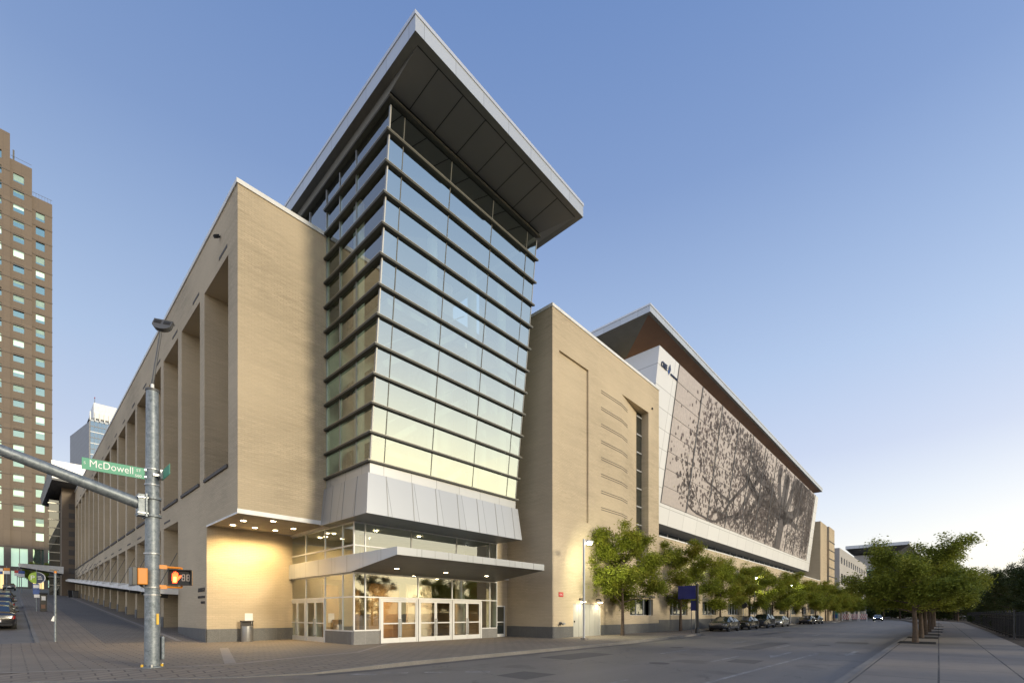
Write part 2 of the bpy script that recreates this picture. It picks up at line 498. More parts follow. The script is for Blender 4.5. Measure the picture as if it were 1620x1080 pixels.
class MB:
    """collects faces; materials are slots by key"""
    def __init__(self):
        self.v, self.f, self.m, self.keys = [], [], [], []
    def slot(self, key):
        if key not in self.keys: self.keys.append(key)
        return self.keys.index(key)
    def face(self, pts, key):
        i = len(self.v)
        self.v += [tuple(p) for p in pts]
        self.f.append(tuple(range(i, i + len(pts))))
        self.m.append(self.slot(key))
        return self
    def box(self, x0, x1, y0, y1, z0, z1, key, skip=''):
        P = [(x0, y0, z0), (x1, y0, z0), (x1, y1, z0), (x0, y1, z0), (x0, y0, z1), (x1, y0, z1), (x1, y1, z1), (x0, y1, z1)]
        return self.hexa(P, key, skip)
    def hexa(self, P, key, skip=''):
        F = {'b': (3, 2, 1, 0), 't': (4, 5, 6, 7), 's': (0, 1, 5, 4), 'e': (1, 2, 6, 5), 'n': (2, 3, 7, 6), 'w': (3, 0, 4, 7)}
        i = len(self.v)
        self.v += [tuple(p) for p in P]
        for k, f in F.items():
            if k in skip: continue
            self.f.append(tuple(i + q for q in f))
            self.m.append(self.slot(key))
        return self
    def bar(self, a, b, w, h, key, up=(0, 0, 1)):
        a, b = Vector(a), Vector(b)
        d = (b - a).normalized()
        s = d.cross(Vector(up))
        if s.length < 1e-4: s = d.cross(Vector((0, 1, 0)))
        s.normalize()
        u = s.cross(d)
        s *= w / 2; u *= h / 2
        P = [a - s - u, a + s - u, a + s + u, a - s + u, b - s - u, b + s - u, b + s + u, b - s + u]
        i = len(self.v)
        self.v += [tuple(p) for p in P]
        for f in ((0, 1, 2, 3), (7, 6, 5, 4), (0, 4, 5, 1), (1, 5, 6, 2), (2, 6, 7, 3), (3, 7, 4, 0)):
            self.f.append(tuple(i + q for q in f)); self.m.append(self.slot(key))
        return self
    def tube(self, pts, radii, key, n=10, caps=True):
        pts = [Vector(p) for p in pts]
        i0 = len(self.v)
        prev = None
        for k, p in enumerate(pts):
            d = (pts[min(k + 1, len(pts) - 1)] - pts[max(k - 1, 0)]).normalized()
            s = d.cross(Vector((0, 0, 1))) if prev is None else prev - d * prev.dot(d)
            if s.length < 1e-3: s = Vector((1, 0, 0)) - d * d.x
            s.normalize(); prev = s
            u = d.cross(s)
            r = radii[k] if hasattr(radii, '__len__') else radii
            for j in range(n):
                a = 2 * math.pi * j / n
                self.v.append(tuple(p + s * (r * math.cos(a)) + u * (r * math.sin(a))))
        sl = self.slot(key)
        for k in range(len(pts) - 1):
            for j in range(n):
                a = i0 + k * n + j; b = i0 + k * n + (j + 1) % n
                self.f.append((a, b, b + n, a + n)); self.m.append(sl)
        if caps:
            self.f.append(tuple(i0 + j for j in reversed(range(n)))); self.m.append(sl)
            e = i0 + (len(pts) - 1) * n
            self.f.append(tuple(e + j for j in range(n))); self.m.append(sl)
        return self
    def lathe(self, prof, key, n=20, at=(0, 0, 0), axis='z'):
        i0 = len(self.v)
        for (r, z) in prof:
            for j in range(n):
                a = 2 * math.pi * j / n
                x, y = r * math.cos(a), r * math.sin(a)
                if axis == 'z': q = (at[0] + x, at[1] + y, at[2] + z)
                elif axis == 'y': q = (at[0] + x, at[1] + z, at[2] + y)
                else: q = (at[0] + z, at[1] + x, at[2] + y)
                self.v.append(q)
        sl = self.slot(key)
        for k in range(len(prof) - 1):
            for j in range(n):
                a = i0 + k * n + j; b = i0 + k * n + (j + 1) % n
                self.f.append((a, b, b + n, a + n)); self.m.append(sl)
        self.f.append(tuple(i0 + j for j in reversed(range(n)))); self.m.append(sl)
        e = i0 + (len(prof) - 1) * n
        self.f.append(tuple(e + j for j in range(n))); self.m.append(sl)
        return self
    def poly(self, pts, z0, z1, key, side=None):
        """extruded plan polygon (counter-clockwise)"""
        n = len(pts)
        self.face([(x, y, z1) for x, y in pts], key)
        self.face([(x, y, z0) for x, y in reversed(pts)], key)
        for k in range(n):
            a, b = pts[k], pts[(k + 1) % n]
            self.face([(a[0], a[1], z0), (b[0], b[1], z0), (b[0], b[1], z1), (a[0], a[1], z1)], side or key)
        return self
    def wall(self, axis, at, a0, a1, z0, z1, holes, key, inward=1):
        """a wall sheet at x=at ('x') or y=at ('y') with recesses: holes = (a0, a1, z0, z1, depth, reveal key, back key or None)"""
        def P(a, d, z):
            return (at + d * inward, a, z) if axis == 'x' else (a, at + d * inward, z)
        As = sorted({a0, a1} | {h[0] for h in holes} | {h[1] for h in holes})
        Zs = sorted({z0, z1} | {h[2] for h in holes} | {h[3] for h in holes})
        As = [a for a in As if a0 <= a <= a1]; Zs = [z for z in Zs if z0 <= z <= z1]
        for i in range(len(As) - 1):
            run = None
            for j in range(len(Zs) - 1):
                ca, cz = (As[i] + As[i + 1]) / 2, (Zs[j] + Zs[j + 1]) / 2
                hit = any(h[0] < ca < h[1] and h[2] < cz < h[3] for h in holes)
                if not hit:
                    if run is None: run = Zs[j]
                if hit or j == len(Zs) - 2:
                    top = Zs[j] if hit else Zs[j + 1]
                    if run is not None:
                        self.face([P(As[i], 0, run), P(As[i + 1], 0, run), P(As[i + 1], 0, top), P(As[i], 0, top)], key)
                    run = None
        for (b0, b1, y0, y1, d, rk, bk) in holes:
            self.face([P(b0, 0, y0), P(b0, d, y0), P(b0, d, y1), P(b0, 0, y1)], rk)
            self.face([P(b1, 0, y0), P(b1, 0, y1), P(b1, d, y1), P(b1, d, y0)], rk)
            self.face([P(b0, 0, y0), P(b1, 0, y0), P(b1, d, y0), P(b0, d, y0)], rk)
            self.face([P(b0, 0, y1), P(b0, d, y1), P(b1, d, y1), P(b1, 0, y1)], rk)
            if bk: self.face([P(b0, d, y0), P(b1, d, y0), P(b1, d, y1), P(b0, d, y1)], bk)
        return self
    def mesh(self, name, weld=False, smooth=None, bevel=0.0):
        me = bpy.data.meshes.new(name)
        me.from_pydata(self.v, [], self.f)
        for k in self.keys: me.materials.append(M[k])
        me.polygons.foreach_set('material_index', self.m)
        if weld or smooth is not None or bevel:
            bm = bmesh.new(); bm.from_mesh(me)
            bmesh.ops.remove_doubles(bm, verts=bm.verts, dist=0.0004)
            if weld: bmesh.ops.recalc_face_normals(bm, faces=bm.faces)
            if bevel:
                es = [e for e in bm.edges if len(e.link_faces) == 2 and e.calc_face_angle(0) > R(30)]
                bmesh.ops.bevel(bm, geom=es, offset=bevel, segments=2, affect='EDGES', profile=0.6)
            bm.to_mesh(me); bm.free()
        if smooth is not None:
            me.polygons.foreach_set('use_smooth', [True] * len(me.polygons))
            me.set_sharp_from_angle(angle=R(smooth))
        me.update()
        return me
    def build(self, name, parent=None, loc=None, **kw):
        """link as one object; vertices are world positions when the parent sits away from the origin (loc None)"""
        me = self.mesh(name, **kw)
        o = bpy.data.objects.new(name, me)
        C.objects.link(o)
        if parent is not None:
            o.parent = parent
            if loc is None:
                wm = Matrix.Identity(4); q = parent
                while q is not None:
                    wm = q.matrix_basis @ wm; q = q.parent
                me.transform(wm.inverted())
            else:
                o.location = loc
        elif loc is not None:
            o.location = loc
        return o

def text_part(name, body, size, parent, mat, matrix, align='LEFT', depth=0.006, width=1.0):
    cu = bpy.data.curves.new(name, 'FONT')
    cu.body = body; cu.size = size; cu.extrude = depth; cu.align_x = align
    cu.space_character = 1.02
    t = bpy.data.objects.new(name, cu); C.objects.link(t)
    me = bpy.data.meshes.new_from_object(t)
    bpy.data.objects.remove(t); bpy.data.curves.remove(cu)
    me.transform(Matrix.Diagonal((width, 1, 1, 1)))
    me.transform(matrix)
    me.materials.clear(); me.materials.append(M[mat])
    o = bpy.data.objects.new(name, me); C.objects.link(o)
    if parent is not None:
        o.parent = parent
        wm = Matrix.Identity(4); q = parent
        while q is not None:
            wm = q.matrix_basis @ wm; q = q.parent
        me.transform(wm.inverted())
    return o

def face_matrix(origin, right, up):
    r, u = Vector(right).normalized(), Vector(up).normalized()
    n = r.cross(u)
    m = Matrix((r, u, n)).transposed().to_4x4()
    m.translation = Vector(origin)
    return m

def dup(root, loc, rz=None, label=None, name=None, scale=None):
    r = root.copy(); C.objects.link(r)
    r.location = loc
    if rz is not None: r.rotation_euler = (0, 0, rz)
    if scale is not None: r.scale = scale
    if label: r['label'] = label
    for ch in list(root.children):
        c = ch.copy(); C.objects.link(c); c.parent = r
        for g in list(ch.children):
            d = g.copy(); C.objects.link(d); d.parent = c
    return r

def spot(name, loc, power, col, parent=None, size=R(110), blend=0.7, rad=0.08, target=None):
    l = bpy.data.lights.new(name, 'SPOT')
    l.energy = power; l.color = col; l.spot_size = size; l.spot_blend = blend; l.shadow_soft_size = rad
    o = bpy.data.objects.new(name, l); C.objects.link(o)
    o.location = loc
    if target is not None:
        o.rotation_euler = (Vector(target) - Vector(loc)).to_track_quat('-Z', 'Y').to_euler()
    return o

def gz(v):
    """height of the side street's ground"""
    return 0.0585 * max(0.0, v - 29.5)

# ---------------------------------------------------------------- the setting
def sheet(name, polys, key, kind='structure'):
    b = MB()
    for p in polys: b.face(p, key)
    return tag(b.build(name), kind=kind)

g = MB()
g.face([(-3000, -3000, -0.30), (3000, -3000, -0.30), (3000, 3000, -0.30), (-3000, 3000, -0.30)], 'grass')
tag(g.build('ground'), kind='structure')
RZ = -0.14
# main street: one sheet, bending gently left far away
rd = MB()
RL = [(-40, 32.0), (0.0, 30.0), (14, 16.6), (30, 16.6), (42, 17.4), (100, 17.4), (112, 18.0), (150, 20.5), (200, 30), (260, 48)]
RRt = [(-40, -30.0), (0.0, -30.0), (14, 1.2), (30, 1.2), (42, 1.2), (100, 0.6), (112, 1.2), (150, 6.0), (200, 14), (260, 30)]
for i in range(len(RL) - 1):
    rd.face([(RRt[i][0], RRt[i][1], RZ), (RRt[i + 1][0], RRt[i + 1][1], RZ), (RL[i + 1][0], RL[i + 1][1], RZ), (RL[i][0], RL[i][1], RZ)], 'asphalt')
tag(rd.build('road'), kind='structure')

# left pavement: plaza at the corner, then the strip along the street; kerb edge first
EDGE = [(-14.0, 23.5), (-4.0, 19.3), (0.35, 16.75), (2.38, 15.35), (4.15, 13.95), (5.85, 13.15), (7.6, 12.95), (9.0, 13.0), (14, 13.1), (22.5, 13.1), (31.5, 13.45), (38, 14.2), (43, 16.9), (47, 17.0), (97, 17.0), (101, 14.6), (112, 14.8), (150, 18.5), (200, 28)]
EZ = [-0.13, -0.13, -0.13, -0.13, -0.12, -0.09, -0.02] + [0.0] * 12
def inset(i, d):
    a = Vector(EDGE[max(i - 1, 0)]); b = Vector(EDGE[min(i + 1, len(EDGE) - 1)])
    t = (b - a).normalized(); n = Vector((-t.y, t.x))
    p = Vector(EDGE[i]) + n * d
    return (p.x, p.y)
I1 = [inset(i, 0.16) for i in range(len(EDGE))]
I2 = [inset(i, 1.25) for i in range(len(EDGE))]
kb = MB(); pv = MB()
for i in range(len(EDGE) - 1):
    (ax, ay), (bx, by) = EDGE[i], EDGE[i + 1]
    za, zb = EZ[i], EZ[i + 1]
    kb.face([(ax, ay, RZ - 0.1), (bx, by, RZ - 0.1), (bx, by, zb + 0.004), (ax, ay, za + 0.004)], 'kerb')
    kb.face([(ax, ay, za + 0.004), (bx, by, zb + 0.004), (*I1[i + 1], zb + 0.004), (*I1[i], za + 0.004)], 'kerb')
    pv.face([(*I1[i], za), (*I1[i + 1], zb), (*I2[i + 1], 0), (*I2[i], 0)], 'pavers')
    fz = 29.5
    key = 'pavers'
    pv.face([(*I2[i], 0), (*I2[i + 1], 0), (I2[i + 1][0], max(fz, I2[i + 1][1] + 1), 0), (I2[i][0], max(fz, I2[i][1] + 1), 0)], key)
# the rising part of the pavement on the side street
for v0, v1 in ((29.5, 32.5),):
    pv.face([(-14, v0, 0), (12, v0, 0), (12, v1, gz(v1)), (-14, v1, gz(v1))], 'pavers')
pv.face([(0.95, 32.5, gz(32.5)), (12, 32.5, gz(32.5)), (12, 175, gz(175)), (0.95, 175, gz(175))], 'pavers')
tag(pv.build('pavement'), kind='structure')
tag(kb.build('kerb'), kind='structure')
# darker carriage strip and pale bands laid in the paving
st = MB()
st.face([(3.2, 31, gz(31) + 0.004), (6.0, 31, gz(31) + 0.004), (6.0, 150, gz(150) + 0.004), (3.2, 150, gz(150) + 0.004)], 'pavers_dark')
tag(st.build('paved_strip'), kind='structure')
bn = MB()
bl = [(-6, 20.8), (0.4, 18.15), (2.9, 16.9), (4.7, 16.3), (7.2, 17.1), (9.7, 17.55), (13.4, 21.2)]
for i in range(len(bl) - 1):
    a, b = bl[i], bl[i + 1]
    bn.face([(a[0], a[1], 0.004), (b[0], b[1], 0.004), (b[0] - 0.02, b[1] + 0.24, 0.004), (a[0] - 0.02, a[1] + 0.24, 0.004)], 'band')
bn.face([(4.6, 16.7, 0.006), (4.95, 16.75, 0.006), (6.9, 24.5, 0.006), (6.55, 24.5, 0.006)], 'band')
bn.face([(6.2, 31, gz(31) + 0.006), (6.45, 31, gz(31) + 0.006), (6.45, 140, gz(140) + 0.006), (6.2, 140, gz(140) + 0.006)], 'band')
tag(bn.build('paving_band'), kind='structure')
# parking lane of the side street
pl = MB()
pl.face([(-16, 32.5, gz(32.5) - 0.10), (0.80, 32.5, gz(32.5) - 0.10), (0.80, 175, gz(175) - 0.14), (-16, 175, gz(175) - 0.14)], 'asphalt')
tag(pl.build('side_road'), kind='structure')
k2 = MB()
k2.hexa([(0.80, 32.5, gz(32.5) - .3), (0.953, 32.5, gz(32.5) - .3), (0.953, 175, gz(175) - .3), (0.80, 175, gz(175) - .3),
         (0.80, 32.5, gz(32.5) + .006), (0.953, 32.5, gz(32.5) + .006), (0.953, 175, gz(175) + .006), (0.80, 175, gz(175) + .006)], 'kerb')
tag(k2.build('side_kerb'), kind='structure')
# right pavement
RE = [(6, 1.80), (31.5, 1.80), (58, 1.55), (112, 1.6), (150, 6.2), (200, 14.2)]
rw = MB(); rk = MB()
for i in range(len(RE) - 1):
    (ax, ay), (bx, by) = RE[i], RE[i + 1]
    rk.face([(ax, ay, 0.004), (bx, by, 0.004), (bx, by, RZ - .1), (ax, ay, RZ - .1)], 'kerb')
    rk.face([(ax, ay - .17, 0.004), (bx, by - .17, 0.004), (bx, by, 0.004), (ax, ay, 0.004)], 'kerb')
    w = -14 if i == 0 else None
    ra, rb = (ay - 4.75, by - 4.75)
    rw.face([(ax, ra if i else -16, 0), (bx, rb if i else -16, 0), (bx, by - .17, 0), (ax, ay - .17, 0)], 'walk')
tag(rw.build('right_pavement'), kind='structure')
tag(rk.build('right_kerb'), kind='structure')
mu = MB()
mu.face([(31.5, -60, -0.02), (220, -60, -0.02), (220, 12, -0.02), (31.5, -2.95, -0.02)], 'mulch')
tag(mu.build('planting_bed'), kind='structure')
# road markings
mk = MB()
z = RZ + 0.004
def stripe(x0, y0, x1, y1, w=0.12):
    d = Vector((x1 - x0, y1 - y0)).normalized(); n = Vector((-d.y, d.x)) * w / 2
    mk.face([(x0 - n.x, y0 - n.y, z), (x1 - n.x, y1 - n.y, z), (x1 + n.x, y1 + n.y, z), (x0 + n.x, y0 + n.y, z)], 'paint')
for k in range(9):
    u = 19.2 + k * 9.1
    stripe(u, 8.9, u + 3.0, 8.88)
    stripe(8.0 + k * 9.1, 6.05, 11.0 + k * 9.1, 6.03)
stripe(9.5, 4.35, 23.9, 3.9, 0.13)
def arrow(u, v, turn=0):
    mk.face([(u, v - .09, z), (u + 2.2, v - .09, z), (u + 2.2, v + .09, z), (u, v + .09, z)], 'paint')
    if turn == 0:
        mk.face([(u, v - .30, z), (u, v + .30, z), (u - 1.1, v, z)], 'paint')
    else:
        mk.face([(u + 2.2, v - .09, z), (u + 2.9, v + .55 * turn, z), (u + 2.55, v + .6 * turn, z), (u + 2.0, v + .09, z)], 'paint')
        mk.face([(u + 2.2, v + .55 * turn, z), (u + 3.2, v + .5 * turn, z), (u + 3.0, v + 1.05 * turn, z)], 'paint')
arrow(21.5, 4.9); arrow(24.5, 2.8); arrow(44, 7.3)
for (x, y) in ((7.4, 12.0), (8.3, 11.2), (9.2, 10.4), (6.6, 12.4)):
    stripe(x, y, x + 0.5, y - .55, 0.22)
tag(mk.build('road_marking'), kind='structure')
pt_ = MB()
for (x0, x1, y0, y1) in ((14.2, 17.6, 10.2, 11.7), (24.0, 31.5, 6.4, 7.6), (33, 35, 3.0, 4.6), (17.5, 18.9, 4.7, 5.7), (40, 52, 10.4, 11.3), (9.2, 10.6, 8.0, 9.2)):
    pt_.face([(x0, y0, RZ + .003), (x1, y0 + .05, RZ + .003), (x1 - .1, y1, RZ + .003), (x0 + .05, y1 - .04, RZ + .003)], 'asphalt_patch')
for (x, y) in ((15.4, 7.2), (23.2, 9.9), (30.4, 4.7), (38.0, 8.0)):
    pt_.face([(x + .36 * math.cos(k * .5236), y + .36 * math.sin(k * .5236), RZ + .006) for k in range(12)], 'ledge')
for i in range(5, 18):
    (ax, ay), (bx, by) = EDGE[i], EDGE[i + 1]
    pt_.face([(ax, ay - .42, RZ + .004), (bx, by - .42, RZ + .004), (bx, by, RZ + .004), (ax, ay, RZ + .004)], 'gutter')
tag(pt_.build('road_patch'), kind='structure')

# ---------------------------------------------------------------- the convention centre
CC = thing('convention_center', (7.3, 24.5, 0), 'long tan brick convention hall with a flaring glass corner tower and a tree mural', 'building')

# --- corner block (brick): V=24.5 face, recessed lit wall at V=29.63, side-street facade at U=7.3
cb = MB()
TOP = 22.05
cb.face([(7.3, 24.5, 6.60), (11.62, 24.5, 6.60), (11.62, 24.5, TOP), (7.3, 24.5, TOP)], 'brick')
cb.face([(7.3, 29.63, 0.0), (11.9, 29.63, 0.0), (11.9, 29.63, 6.45), (7.3, 29.63, 6.45)], 'brick')
FAR = 107.2
holes = []
k = 0
bays = []
v = 25.9
while v + 4.2 < FAR - 0.5:
    bays.append((v, v + 4.17)); v += 5.09
for i, (a, b) in enumerate(bays):
    holes.append((a, b, 8.85, 19.4, 1.3, 'brick', 'brick'))
    if i >= 2: holes.append((a, b, gz(a) - 1.0, 7.55, 1.3, 'brick', 'brick'))
# facade in two pieces: the overhanging part starts at V=24.5 above z=6.45
cb.wall('x', 7.3, 30.07, FAR, -1.2, TOP, [h for h in holes if h[0] > 30.2], 'brick')
cb.face([(7.3, 29.63, -1.2), (7.3, 30.07, -1.2), (7.3, 30.07, 8.85), (7.3, 29.63, 8.85)], 'brick')
cb.face([(7.3, 29.63, 19.4), (7.3, 30.07, 19.4), (7.3, 30.07, TOP), (7.3, 29.63, TOP)], 'brick')
# bay 0 straddles the two pieces: build it by hand
cb.face([(7.3, 24.5, 6.45), (7.3, 24.5, TOP), (7.3, 25.9, TOP), (7.3, 25.9, 6.45)], 'brick')
cb.face([(7.3, 25.9, 6.45), (7.3, 25.9, 8.85), (7.3, 29.63, 8.85), (7.3, 29.63, 6.45)], 'brick')
cb.face([(7.3, 25.9, 19.4), (7.3, 25.9, TOP), (7.3, 29.63, TOP), (7.3, 29.63, 19.4)], 'brick')
cb.face([(7.3, 25.9, 8.85), (8.75, 25.9, 8.85), (8.75, 25.9, 19.4), (7.3, 25.9, 19.4)], 'brick')
cb.face([(7.3, 25.9, 8.85), (8.75, 25.9, 8.85), (8.75, 30.07, 8.85), (7.3, 30.07, 8.85)], 'ledge')
cb.face([(7.3, 25.9, 19.4), (8.75, 25.9, 19.4), (8.75, 30.07, 19.4), (7.3, 30.07, 19.4)], 'brick')
cb.face([(8.75, 25.9, 8.85), (8.75, 30.07, 8.85), (8.75, 30.07, 19.4), (8.75, 25.9, 19.4)], 'brick')
cb.face([(7.3, 30.07, 8.85), (8.75, 30.07, 8.85), (8.75, 30.07, 19.4), (7.3, 30.07, 19.4)], 'brick')
cb.face([(7.3, 24.5, TOP), (40, 24.5, TOP - .5), (40, FAR, TOP - .5), (7.3, FAR, TOP)], 'brick')
cb.face([(7.3, FAR, -1), (40, FAR, -1), (40, FAR, TOP - .5), (7.3, FAR, TOP)], 'brick')
CB = cb.build('corner_block', CC)
b = MB()
b.box(7.24, 11.66, 24.44, 24.9, TOP + .003, TOP + .22, 'coping').box(7.24, 7.7, 24.903, FAR, TOP + .003, TOP + .22, 'coping')
b.build('coping', CB)
b = MB()
b.box(7.303, 11.9, 24.503, 29.627, 6.452, 6.598, 'soffit', 'swn')
b.box(7.28, 11.62, 24.48, 24.5, 6.38, 6.60, 'coping').box(7.28, 7.3, 24.5, 29.63, 6.36, 6.45, 'coping')
b.build('overhang_soffit', CB)
b = MB()
b.box(7.27, 11.9, 29.58, 29.63, -0.1, 0.74, 'stone', 'n').box(7.25, 7.3, 29.58, 35.9, -0.5, 0.76, 'stone', 'e')
b.build('stone_base', CB)
for i, (a, c) in enumerate(bays):
    b = MB()
    b.box(7.22, 7.9, a + .04, c - .04, 8.852, 9.02, 'ledge')
    b.build('window_ledge', CB)
    if i >= 2:
        g0 = gz(c)
        b = MB()
        b.box(7.26, 7.9, c + .01, c + .90, g0 - .4, g0 + .74, 'stone')
        b.box(8.3, 8.59, a + .01, c - .01, gz(a) - .4, gz(a) + .82, 'stone')
        b.build('pier_base', CB)
        # slit joint above the opening
        b = MB()
        b.box(7.285, 7.31, a + 2.2, c - .2, 7.86, 7.98, 'ledge')
        b.build('weep_slit', CB)
    b = MB(); b.box(7.285, 7.31, a + .15, a + 1.5, 19.85, 20.0, 'ledge'); b.build('roof_scupper', CB)
# stepped metal awnings with tie rods in the lower bays
for i, (a, c) in enumerate(bays):
    if i < 2: continue
    zt = 3.28 + (gz(a) - gz(36)) 
    b = MB()
    a2, c2 = a - .1, a + 4.99
    P = [(6.15, a2, zt - .42), (9.0, a2, zt - .52), (9.0, c2, zt - .40), (6.15, c2, zt - .14), (6.15, a2, zt), (9.0, a2, zt), (9.0, c2, zt + .03), (6.15, c2, zt + .05)]
    b.hexa(P, 'white_clad' if False else 'coping')
    b.face([(6.17, a2 + .02, zt - .424), (6.17, c2 - .02, zt - .146), (8.98, c2 - .02, zt - .406), (8.98, a2 + .02, zt - .526)], 'grey_fixture')
    aw = b.build('awning', CC)
    b = MB(); b.tube([(6.3, a + .12, zt), (7.28, a + .12, zt + 2.25)], 0.022, 'grey_fixture', 6)
    b.build('tie_rod', aw)
    b = MB(); b.bar((6.6, a + 2.6, zt - .42), (7.25, a + 2.6, zt - .5), .09, .30, 'grey_fixture')
    b.build('bracket', aw)
# downlights in the overhang
for (x, y) in ((8.2, 28.3), (9.3, 28.3), (10.4, 28.3), (8.2, 26.6), (10.9, 27.0), (9.3, 25.6)):
    b = MB(); b.lathe([(0.17, 0.0), (0.17, -0.02), (0.13, -0.025)], 'coping', 16, (x, y, 6.451)).lathe([(0.125, -0.026), (0.12, -0.032)], 'lamp_warm', 16, (x, y, 6.451))
    b.build('downlight', CB)
for x in (8.2, 9.3, 10.4):
    spot('overhang_light', (x, 28.3, 6.38), 165, (1.0, 0.72, 0.34), size=R(150), target=(x, 28.6, 0))
spot('overhang_light', (8.2, 26.6, 6.38), 60, (1.0, 0.74, 0.38), size=R(120), target=(8.2, 26.6, 0))
spot('overhang_light', (10.9, 27.0, 6.38), 60, (1.0, 0.74, 0.38), size=R(120), target=(10.9, 27, 0))
# wall lettering on the side-street face
rt, up = (0, -1, 0), (0, 0, 1)
for body, s, zz in (('RALEIGH', 0.33, 2.83), ('CONVENTION', 0.20, 2.47), ('CENTER', 0.20, 2.16)):
    text_part('wall_lettering', body, s, CC, 'ledge', face_matrix((7.285, 29.95, zz), rt, up), 'RIGHT', 0.02)
b = MB(); b.box(9.20, 9.62, 29.60, 29.63, 1.02, 1.62, 'coping').build('utility_cover', CC)
b = MB(); b.lathe([(0.07, 0), (0.07, .16)], 'black_matt', 10, (7.3, 27.2, 21.0), 'x'); b.bar((7.25, 27.2, 21.0), (7.02, 27.2, 20.85), .14, .12, 'black_matt')
b.build('security_camera', CC)

# --- glass entrance tower
ET_b = MB()
# opaque core: rear walls, floors and columns seen through the glass
ET_b.box(13.0, 22.0, 29.6, 29.8, 6.5, 25.0, 'interior')
ET_b.box(19.3, 21.4, 25.5, 28.0, 6.5, 24.9, 'interior')
ET_b.box(11.75, 22.0, 20.3, 29.6, 6.34, 6.55, 'interior')
for zf in (11.2, 15.8, 20.4):
    ET_b.box(15.5, 21.9, 24.6, 29.6, zf, zf + .35, 'interior')
    ET_b.box(15.5, 15.56, 24.6, 29.6, zf + .35, zf + 1.35, 'glass_clear')
for cx, cy in ((17.2, 22.4), (13.4, 24.2), (20.6, 22.6)):
    ET_b.lathe([(0.30, 6.55), (0.30, 24.9)], 'interior', 14, (cx, cy, 0))
for (za, zb, y) in ((11.4, 16.0, 24.0), (16.0, 20.6, 24.2), (7.0, 11.4, 23.8)):
    ET_b.bar((14.6, y, za), (20.8, y, zb), 1.2, .35, 'interior')
    ET_b.bar((14.6, y - .6, za + 1.1), (20.8, y - .6, zb + 1.1), .05, .06, 'alu_plain')
ET = ET_b.build('entrance_tower', CC)
def VL(z): return 19.87 - (z - 8.93) * (19.80 - 18.15) / (23.49 - 8.93)     # louvre tips
def VG(z): return VL(z) + 0.15
UL, UG, UR = 11.48, 11.66, 22.0
ZB, ZT = 8.93, 24.62
b = MB()
gr = random.Random(9)
zr_ = [ZB] + [8.93 + i * (23.49 - 8.93) / 11 for i in range(1, 12)] + [ZT]
ur_ = [UG, 12.42, 15.25, 18.25, 21.15, UR]
for i in range(12):
    for j in range(5):                               # each pane sits very slightly out of true
        e = [gr.uniform(-.005, .005) for _ in range(4)]
        b.face([(ur_[j], VG(zr_[i]) + e[0], zr_[i]), (ur_[j + 1], VG(zr_[i]) + e[1], zr_[i]), (ur_[j + 1], VG(zr_[i + 1]) + e[2], zr_[i + 1]), (ur_[j], VG(zr_[i + 1]) + e[3], zr_[i + 1])], 'glass')
b.build('front_glazing', ET)
b = MB()
b.face([(UG, 24.5, ZB), (UG, VG(ZB), ZB), (UG, VG(ZT), ZT), (UG, 24.5, ZT)], 'glass_left')
b.face([(UG, 29.5, TOP - .4), (UG, 24.5, TOP - .4), (UG, 24.5, ZT), (UG, 29.5, ZT)], 'glass_left')
b.build('side_glazing', ET)
b = MB()
b.face([(UR, VG(ZB), ZB), (UR, 23.4, ZB), (UR, 23.4, ZT), (UR, VG(ZT), ZT)], 'glass_left')
b.build('return_glazing', ET)
LV = [8.93 + i * (23.49 - 8.93) / 11 for i in range(12)] + [24.86]
for i, zl in enumerate(LV):
    b = MB()
    v0, v1 = VL(zl), VG(zl)
    vb = 24.52
    if i == 12: vb = 29.5
    t = 0.09
    # blade along the front and the side, mitred at the corner
    P = [(UL, v0, zl - t), (UR + .16, v0, zl - t), (UR + .02, v1 + .04, zl - t), (UG + .04, v1 + .04, zl - t), (UL, v0, zl), (UR + .16, v0, zl), (UR + .02, v1 + .04, zl), (UG + .04, v1 + .04, zl)]
    b.hexa(P, 'louver')
    P = [(UL, v0, zl - t), (UG + .04, v1 + .04, zl - t), (UG + .04, vb, zl - t), (UL, vb, zl - t), (UL, v0, zl), (UG + .04, v1 + .04, zl), (UG + .04, vb, zl), (UL, vb, zl)]
    b.hexa(P, 'louver', 's')
    # tall transom behind the blade
    b.hexa([(UG - .02, VG(zl - .14) - .03, zl - .10), (UR, VG(zl - .14) - .03, zl - .10), (UR, VG(zl - .14) + .07, zl - .10), (UG - .02, VG(zl - .14) + .07, zl - .10),
            (UG - .02, v1 - .03, zl - t), (UR, v1 - .03, zl - t), (UR, v1 + .07, zl - t), (UG - .02, v1 + .07, zl - t)], 'louver')
    b.box(UG - .03, UG + .05, v1 + .1, vb, zl - .10, zl - t, 'louver')
    # bright lip on the outer edge
    b.box(UL - .02, UR + .16, v0 - .02, v0, zl - .015, zl + .012, 'louver_lip').box(UL - .02, UL, v0, vb, zl - .015, zl + .012, 'louver_lip')
    b.build('louver', ET)
def vmull(u0, w, z0, z1, key, name='mullion', off=0.0, dep=0.05):
    b = MB()
    P = []
    for zz in (z0, z1):
        y = VG(zz) + off
        P += [(u0 - w / 2, y - dep, zz), (u0 + w / 2, y - dep, zz), (u0 + w / 2, y + .09, zz), (u0 - w / 2, y + .09, zz)]
    b.hexa(P, key)
    b.build(name, ET)
for u in (12.42, 15.25, 18.25, 21.15):
    vmull(u, .05, ZB, ZT, 'louver', dep=0.01)
vmull(UG + .01, .06, ZB, ZT, 'mull', 'corner_post', 0, .02)
vmull(UR, .05, ZB, ZT, 'mull', 'corner_post', 0, .02)
for vv in (21.3, 23.0):
    b = MB(); b.box(UG - .03, UG + .10, vv - .035, vv + .035, ZB, ZT, 'mull'); b.build('mullion', ET)
